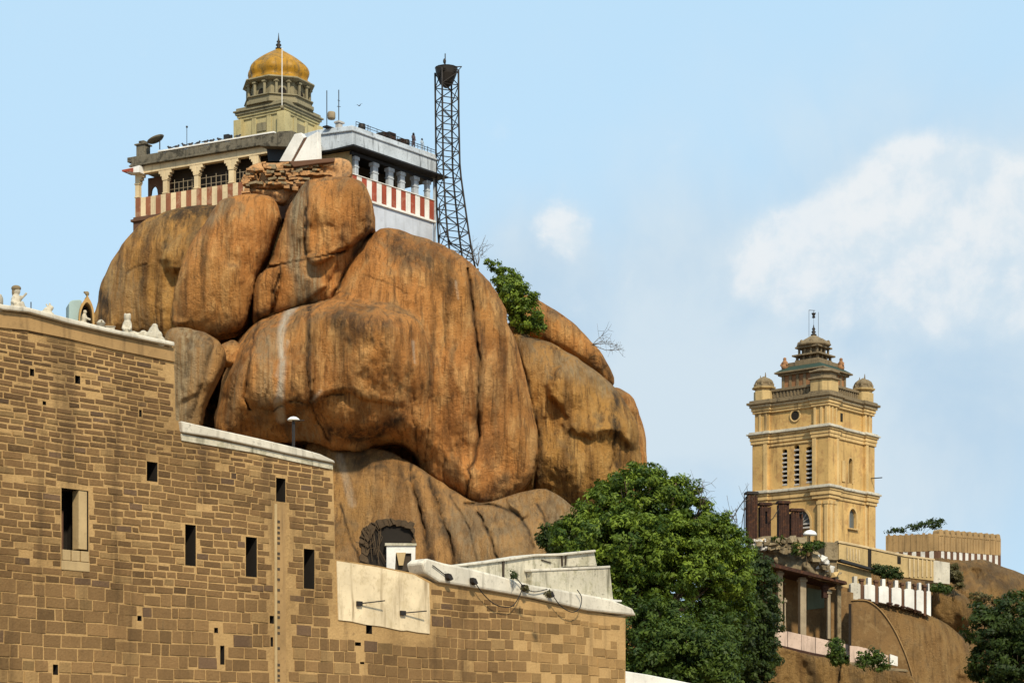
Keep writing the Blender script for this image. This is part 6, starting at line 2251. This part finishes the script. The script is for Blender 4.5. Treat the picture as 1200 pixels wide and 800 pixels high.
tag(o, 'weathered seated figure statue holding up a stick on the wall top', 'statue')
b = MB()
b.ball(h(28.6, 335.2), (.23, .2, .14), 0)
b.ball(h(26.2, 339.5), (.11, .12, .26), 0)
b.blobbed('hair', 'crown_stone', .05, o)
loc, kk = wall_top(46)
o = thing('trident', loc, 0, 'thin dark trident rod standing between the seated statue and the bull', 'trident')
MB().tube([(0, 0, -.1), (0, 0, 15 * kk)], .025, 5).build('rod', 'iron', o)
MB().tube([(-6 * kk, 0, 4.5 * kk), (0, 0, 5.2 * kk)], .025, 5).build('arm', 'iron', o)
loc, kk = wall_top(64)
b = MB()
h = lambda px, py, y=0: ((px - 64) * kk, y, (371 - py) * kk)
b.ball(h(62, 367), (.46, .25, .22), 0)
b.ball(h(57.5, 368), (.28, .26, .2), 0)
b.ball(h(65, 362.5), (.2, .18, .2), 0)
b.tube([h(65, 366), h(67, 358.5)], .22, 8, r1=.14)
b.tube([h(66.5, 357), h(72, 359)], .14, 8, r1=.085)
b.tube([h(65.5, 356), h(63.2, 353.4, .1)], .045, 6)
b.tube([h(67.5, 356), h(68.6, 353.0, -.1)], .045, 6)
b.tube([h(66, 369, -.2), h(71, 370, -.2)], .08, 6)
b.tube([h(66, 367), h(69.5, 371)], .14, 6)
o = b.blobbed('statue', 'statue', .045)
o.location = loc
tag(o, 'whitewashed reclining bull statue on the wall top left of the arched shrine', 'statue')
SHF = Fr(100, 94.5, 20, 388)
o = SHF.thing('arched_shrine', 'little pointed arch shrine with pale turquoise side standing on the wall top', 'shrine')
o.location = SHF.o + Vector((0, 0, 0))
N = 12
ap = [SHF.on(*p) for p in ((92.5, 385), (92.5, 372), (94, 361), (97, 353.5), (101.5, 348.5), (102.5, 345), (104, 348.5), (107, 354), (109.5, 361), (110.5, 370), (111, 385))]
ip = [SHF.on(*p) for p in ((94, 385), (94, 373), (95.5, 364), (98, 358), (101.5, 354), (104.5, 356), (107, 361), (108.3, 369), (108.8, 385))]
b = MB()
oo, ii = catmull(ap, 3, False), catmull(ip, 4, False)
tt = np.linspace(0, 1, 25)
ro = np.c_[np.interp(tt, np.linspace(0, 1, len(oo)), oo[:, 0]), np.interp(tt, np.linspace(0, 1, len(oo)), oo[:, 1])]
ri = np.c_[np.interp(tt, np.linspace(0, 1, len(ii)), ii[:, 0]), np.interp(tt, np.linspace(0, 1, len(ii)), ii[:, 1])]
for i in range(24):
    b.prism([tuple(ro[i]), tuple(ro[i + 1]), tuple(ri[i + 1]), tuple(ri[i])], 0, .9)
b.build('arch', 'orangetrim', o, bevel=.02)
MB().prism([tuple(p) for p in ii], .7, .8).build('niche_back', 'dim', o)
b = MB()
b.prism([SHF.on(*p, 0.5) for p in ((80, 384), (80, 357), (81.5, 354), (85, 352.5), (93, 352), (95, 353), (95, 388))], .3, 1.3)
b.build('side_wall', 'bluegreen', o, bevel=.06)
x, z_ = SHF.on(102.5, 343.5)
b = MB()
b.ball((x, .1, z_), (.1, .1, .12))
b.ball((x - .1, .1, z_ + .05), (.08, .06, .06))
b.blobbed('finial', 'crown_stone', .04, o)
SHL = SHF.on(101, 384)
b = MB()
b.ball((SHL[0] - .1, .25, SHL[1] + .18), (.22, .2, .2))
b.ball((SHL[0] - .05, .25, SHL[1] + .5), (.14, .13, .22))
b.ball((SHL[0] - .02, .25, SHL[1] + .78), .1)
b.tube([(SHL[0] - .1, .2, SHL[1] + .55), (SHL[0] + .22, .1, SHL[1] + .4)], .06, 6)
b.tube([(SHL[0], .2, SHL[1] + .1), (SHL[0] + .4, .1, SHL[1] + .15)], .1, 6)
q_ = b.blobbed('statue', 'statue', .04)
q_.location, q_.rotation_euler = SHF.o, (0, 0, SHF.a)
tag(q_, 'small pale seated statue inside the arched shrine on the wall', 'statue')
for px, lab, kind in ((128, 'white bullet-shaped stone post right of the arched shrine', 0), (138, 'low white square block beside the bullet-shaped post', 1)):
    loc, kk = wall_top(px)
    o = thing('marker_stone', loc, WF.a * .4, lab, 'stone')
    b = MB()
    if kind == 0:
        b.lathe([(.17, -.1), (.17, 10 * kk), (.2, 10.2 * kk), (.2, 11.2 * kk), (.17, 11.5 * kk), (.13, 13.5 * kk), (.05, 14.8 * kk)], 16)
        b.build('shaft', 'statue', o, True)
        MB().box(-.03, .03, -.22, -.15, 11 * kk, 13 * kk).build('mark', 'crown_stone', o)
    else:
        b.box(-.2, .22, -.2, .2, -.15, 7.5 * kk)
        b.build('block', 'statue', o, bevel=.03)
        MB().box(-.23, .25, -.23, .23, 7.5 * kk, 8.5 * kk).build('cap', 'statue', o, bevel=.02)
loc, kk = wall_top(159)
b = MB()
h = lambda px, py, y=0: ((px - 159) * kk, y, (394 - py) * kk)
b.ball(h(159, 388), (.24, .24, .3))
b.ball(h(159, 380), (.22, .2, .34))
b.ball(h(159, 370.5), (.17, .16, .2))
b.ball(h(156.5, 367.5), (.07, .07, .1))
b.ball(h(161.5, 367.5), (.07, .07, .1))
b.tube([h(155.5, 377), h(155, 384, -.2), h(158, 386, -.25)], .075, 8)
b.tube([h(162.5, 377), h(163.5, 384, -.2), h(161, 386, -.25)], .075, 8)
b.tube([h(161, 390), h(167, 392, -.1)], .13, 8)
o = b.blobbed('statue', 'statue', .045)
o.location = loc
tag(o, 'whitewashed upright seated animal statue with round ears near the wall end', 'statue')
loc, kk = wall_top(185)
b = MB()
h = lambda px, py, y=0: ((px - 185) * kk, y, (403 - py) * kk)
for px, py, r_ in ((172, 397, .3), (180, 398, .34), (188, 398, .38), (196, 402, .34), (190, 390, .28), (191, 384, .17), (195, 394, .22), (178, 393, .2), (166, 394, .22)):
    b.ball(h(px, py, rng.normal() * .06), (r_, r_ * .8, r_ * .85), 0, 8)
o = b.blobbed('stucco_mound', 'statue', .07)
o.location = loc
tag(o, 'craggy whitewashed stucco mound with a peak at the end of the wall top', 'mound')
loc, kk = wall_top(2)
b = MB()
b.lathe([(.42, -.2), (.42, .45), (.36, .6), (.2, .68), (.02, .7)], 16)
o = b.build('marker_stone', 'statue', None, True)
o.location = loc
tag(o, 'grey rounded stone stump cut off by the left edge of the view', 'stone')

# a bird in the sky
b = MB()
b.ball((0, 0, 0), (.35, .12, .11))
b.ball((.36, 0, .06), (.11, .09, .09))
b.add([(-.1, .05, 0), (.2, .05, 0), (.15, .55, .35), (-.15, 1.1, .25), (-.2, .5, .3)], [(0, 1, 2, 4), (4, 2, 3)])
b.add([(-.1, -.05, 0), (.2, -.05, 0), (.15, -.55, .35), (-.15, -1.1, .25), (-.2, -.5, .3)], [(4, 2, 1, 0), (3, 2, 4)])
b.add([(-.3, .05, 0), (-.3, -.05, 0), (-.65, -.12, .02), (-.65, .12, .02)], [(0, 1, 2, 3)])
b.v = [tuple(c * .42 for c in v) for v in b.v]
o = b.build('flying_bird', 'bird', None, True)
o.location, o.rotation_euler = at(421, 124, 190), (0, R(-20), R(60))
tag(o, 'dark bird flying in the clear sky between the dome and the lattice mast', 'bird')

# ------------------------------------------------------------------ trees and bushes
GT = 'trees below the rock'
tree('broadleaf_tree', 'big bright green broad tree covering the foot of the rock', 'tree', 158,
     [(752, 582, 46, 40, 0), (778, 596, 42, 34, .5), (718, 605, 44, 34, 0), (690, 632, 44, 34, 0), (735, 640, 66, 44, -2.0), (805, 600, 30, 36, 1), (826, 640, 44, 40, 0), (790, 660, 62, 48, -2.2), (735, 685, 52, 44, -1), (850, 668, 36, 40, .5), (845, 628, 22, 26, 1),
      (762, 554, 16, 15, 0.5), (743, 552, 12, 10, .5), (712, 570, 18, 18, 1), (792, 566, 10, 10, 0), (823, 588, 9, 12, .5), (846, 612, 12, 12, .5), (690, 600, 12, 11, 0), (672, 618, 13, 10, 0), (734, 566, 13, 12, -1), (770, 630, 60, 50, 5), (800, 690, 60, 55, 5), (850, 700, 40, 45, 4), (745, 660, 55, 50, 5), (865, 645, 24, 26, 2)], 'leaf_a', 905, 760, .16, 60, 1.0, .62, .45, GT)
tree('broadleaf_tree', 'rounded mid-green tree low in front of the big bright one', 'tree', 148,
     [(800, 762, 62, 44, 0), (770, 790, 46, 38, -.5), (835, 780, 40, 44, .3), (745, 740, 28, 40, 1.5), (780, 730, 40, 34, 2.5), (800, 800, 80, 50, 5), (840, 760, 40, 60, 5), (755, 775, 40, 50, 5)], 'leaf_b', 930, 795, .16, 60, 1.1, .65, .35, GT)
tree('broadleaf_tree', 'dark green tree standing against the posts of the ruined loggia', 'tree', 176,
     [(880, 690, 32, 44, 0), (893, 730, 24, 46, 0), (870, 745, 38, 52, -.5), (888, 785, 28, 34, -.5), (862, 655, 24, 24, .5), (865, 700, 36, 50, 2), (870, 770, 44, 50, 2), (845, 740, 30, 60, 3)], 'leaf_c', 900, 875, .18, 50, 1.0, .65, .3, GT)
tree('broadleaf_tree', 'small dark tree at the left edge of the big green tree, above the stepped parapet', 'tree', 166, [(655, 628, 24, 20, 0), (643, 636, 14, 14, 0), (672, 642, 22, 18, 0), (690, 668, 30, 30, 0)], 'leaf_c', 800, 690, .19, 42, 1.1, .6, .18, GT)
tree('broadleaf_tree', 'dark green tree filling the lower right corner of the view', 'tree', 196, [(1165, 738, 36, 34, 0), (1192, 728, 34, 32, 0), (1195, 775, 50, 50, -1), (1160, 780, 26, 38, -.5), (1225, 760, 50, 50, 0)], 'leaf_c', 850, 1185, .22, 44, 1.0, .8, .3, GT)
GB = 'bushes on the rock and walls'
tree('bush', 'dense green bush growing in the cleft at the right shoulder of the rock', 'bush', 205, [(598, 335, 20, 15, 0), (606, 352, 22, 20, -1), (616, 374, 20, 19, -1.4), (628, 384, 13, 11, -1.2), (594, 348, 12, 18, 0)], 'leaf_a', 392, 612, .17, 40, 1.3, .6, .08, GB)
tree('bush', 'feathery bright sprig arching above the dense rock bush', 'bush', 207, [(583, 313, 11, 6, 0), (592, 320, 13, 6, 0), (602, 326, 12, 5, .5), (572, 306, 6, 3, 0)], 'leaf_a', 345, 598, .15, 18, .9, .35, .05, GB)
tree('bush', 'round green bush in front of the pink parapet gap', 'bush', 199, [(978, 760, 11, 12, 0), (984, 770, 11, 10, 0)], 'leaf_b', 772, 981, .15, 40, 1.2, .45, 0, GB)
tree('bush', 'loose grey-green bush right of the pink parapet', 'bush', 195, [(1012, 773, 11, 10, 0), (1024, 768, 12, 9, 0), (1030, 778, 12, 10, 0)], 'leaf_b', 782, 1020, .15, 26, .9, .45, 0, GB)
tree('bush', 'flat dark bush hanging over the white parapet below the tan wall', 'bush', 212, [(1028, 667, 9, 6, 0), (1040, 670, 12, 7, 0), (1049, 674, 8, 4, 0)], 'leaf_c', 682, 1040, .14, 40, 1.3, .4, .05, GB)
tree('bush', 'sparse green shrub growing behind the brown battlements', 'bush', 239, [(1086, 614, 14, 5, 0), (1096, 613, 10, 6, 0), (1070, 618, 8, 4, 0), (1052, 620, 10, 3, 0), (1040, 622, 4, 3, 0)], 'leaf_c', 640, 1080, .17, 14, .8, .4, .05, GB)
tree('bush', 'dark dry bush under the end of the tan parapet', 'bush', 219, [(1115, 672, 9, 12, 0), (1122, 680, 7, 9, 0)], 'leaf_d', 695, 1118, .15, 40, 1.3, .45, .05, GB)
tree('bush', 'low weedy bush at the foot of the tan parapet, left of the dark dry one', 'bush', 213, [(1096, 688, 12, 4, 0), (1108, 690, 10, 4, 0)], 'leaf_b', 697, 1100, .14, 22, 1, .35, .04, GB)
tree('bush', 'weeds with yellow-green leaves among the rubble at the tower foot', 'bush', 205.5, [(938, 642, 12, 8, 0), (952, 640, 9, 6, 0), (960, 636, 6, 5, 0), (912, 632, 7, 4, 0)], 'leaf_b', 655, 945, .14, 20, .9, .35, .04, GB)
tree('bush', 'tiny weed tuft in the junction of the stepped parapet', 'bush', 114.6, [(601, 671, 4, 5, 0), (603, 676, 3, 3, 0)], 'leaf_c', 680, 601, .08, 16, 1.0, .2, .02, GB)
tree('bush', 'tiny dry weed tuft on the rounded coping beside the round cable loop', 'bush', 114.4, [(617, 689, 5, 3, 0), (643, 695, 4, 3, 0)], 'leaf_d', 694, 630, .08, 14, 1.0, .2, .0, GB)
tree('wall_plant', 'small leafy plant sprouting from the face of the stone wall', 'plant', 106.3, [(366, 764, 4, 9, 0), (369, 772, 6, 8, 0), (364, 780, 4, 5, 0)], 'leaf_b', 788, 366, .10, 26, 1.0, .3, .03)
tree('bush', 'yellowish scrub on the brown slope above the lower right tree', 'bush', 221, [(1150, 700, 14, 6, 0), (1175, 705, 14, 6, 0), (1130, 705, 8, 5, 0)], 'leaf_d', 715, 1155, .16, 22, 1.0, .45, .05, GB)


def bare(name, label, Y, base, tips, r=.05, cat='shrub'):
    p0 = at(base[0], base[1], Y)
    o = thing(name, p0, 0, label, cat, 'bare shrubs')
    b = MB()
    for i, tp in enumerate(tips):
        e = at(tp[0], tp[1], Y + rng.normal() * .8) - p0
        mid = e * .5 + Vector((0, 0, .12 * e.length * rng.normal()))
        b.tube([(0, 0, 0), mid, e], r, 5, r1=r * .35)
        for _ in range(7):
            st = mid.lerp(e, rng.random())
            d2 = (e - mid).normalized() * .4 + Vector(rng.normal(size=3)) * .6
            b.tube([st, st + d2 * .6, st + d2 + Vector((0, 0, .25))], r * .45, 4, r1=r * .2)
            b.tube([st + d2 * .6, st + d2 * .8 + Vector(rng.normal(size=3)) * .4], r * .35, 4, r1=r * .2)
    b.build('branches', 'bark', o, True)
    return o


bare('bare_shrub', 'leafless twiggy shrub leaning out from the right edge of the rock', 207, (694, 404), [(707, 392), (716, 400), (726, 410), (724, 404)], .045)
bare('bare_shrub', 'bare branching shrub beside the rubble left of the rusty columns', 203, (866, 640), [(856, 600), (848, 605), (862, 595), (876, 585), (845, 622)], .06)
bare('bare_shrub', 'dead twigs poking out of the top right of the big green tree', 158, (818, 610), [(824, 562), (820, 570), (829, 576)], .04)
bare('bare_shrub', 'bare thorny shrub at the foot of the lattice mast', 206, (560, 312), [(553, 288), (562, 290), (566, 298), (548, 292)], .045)
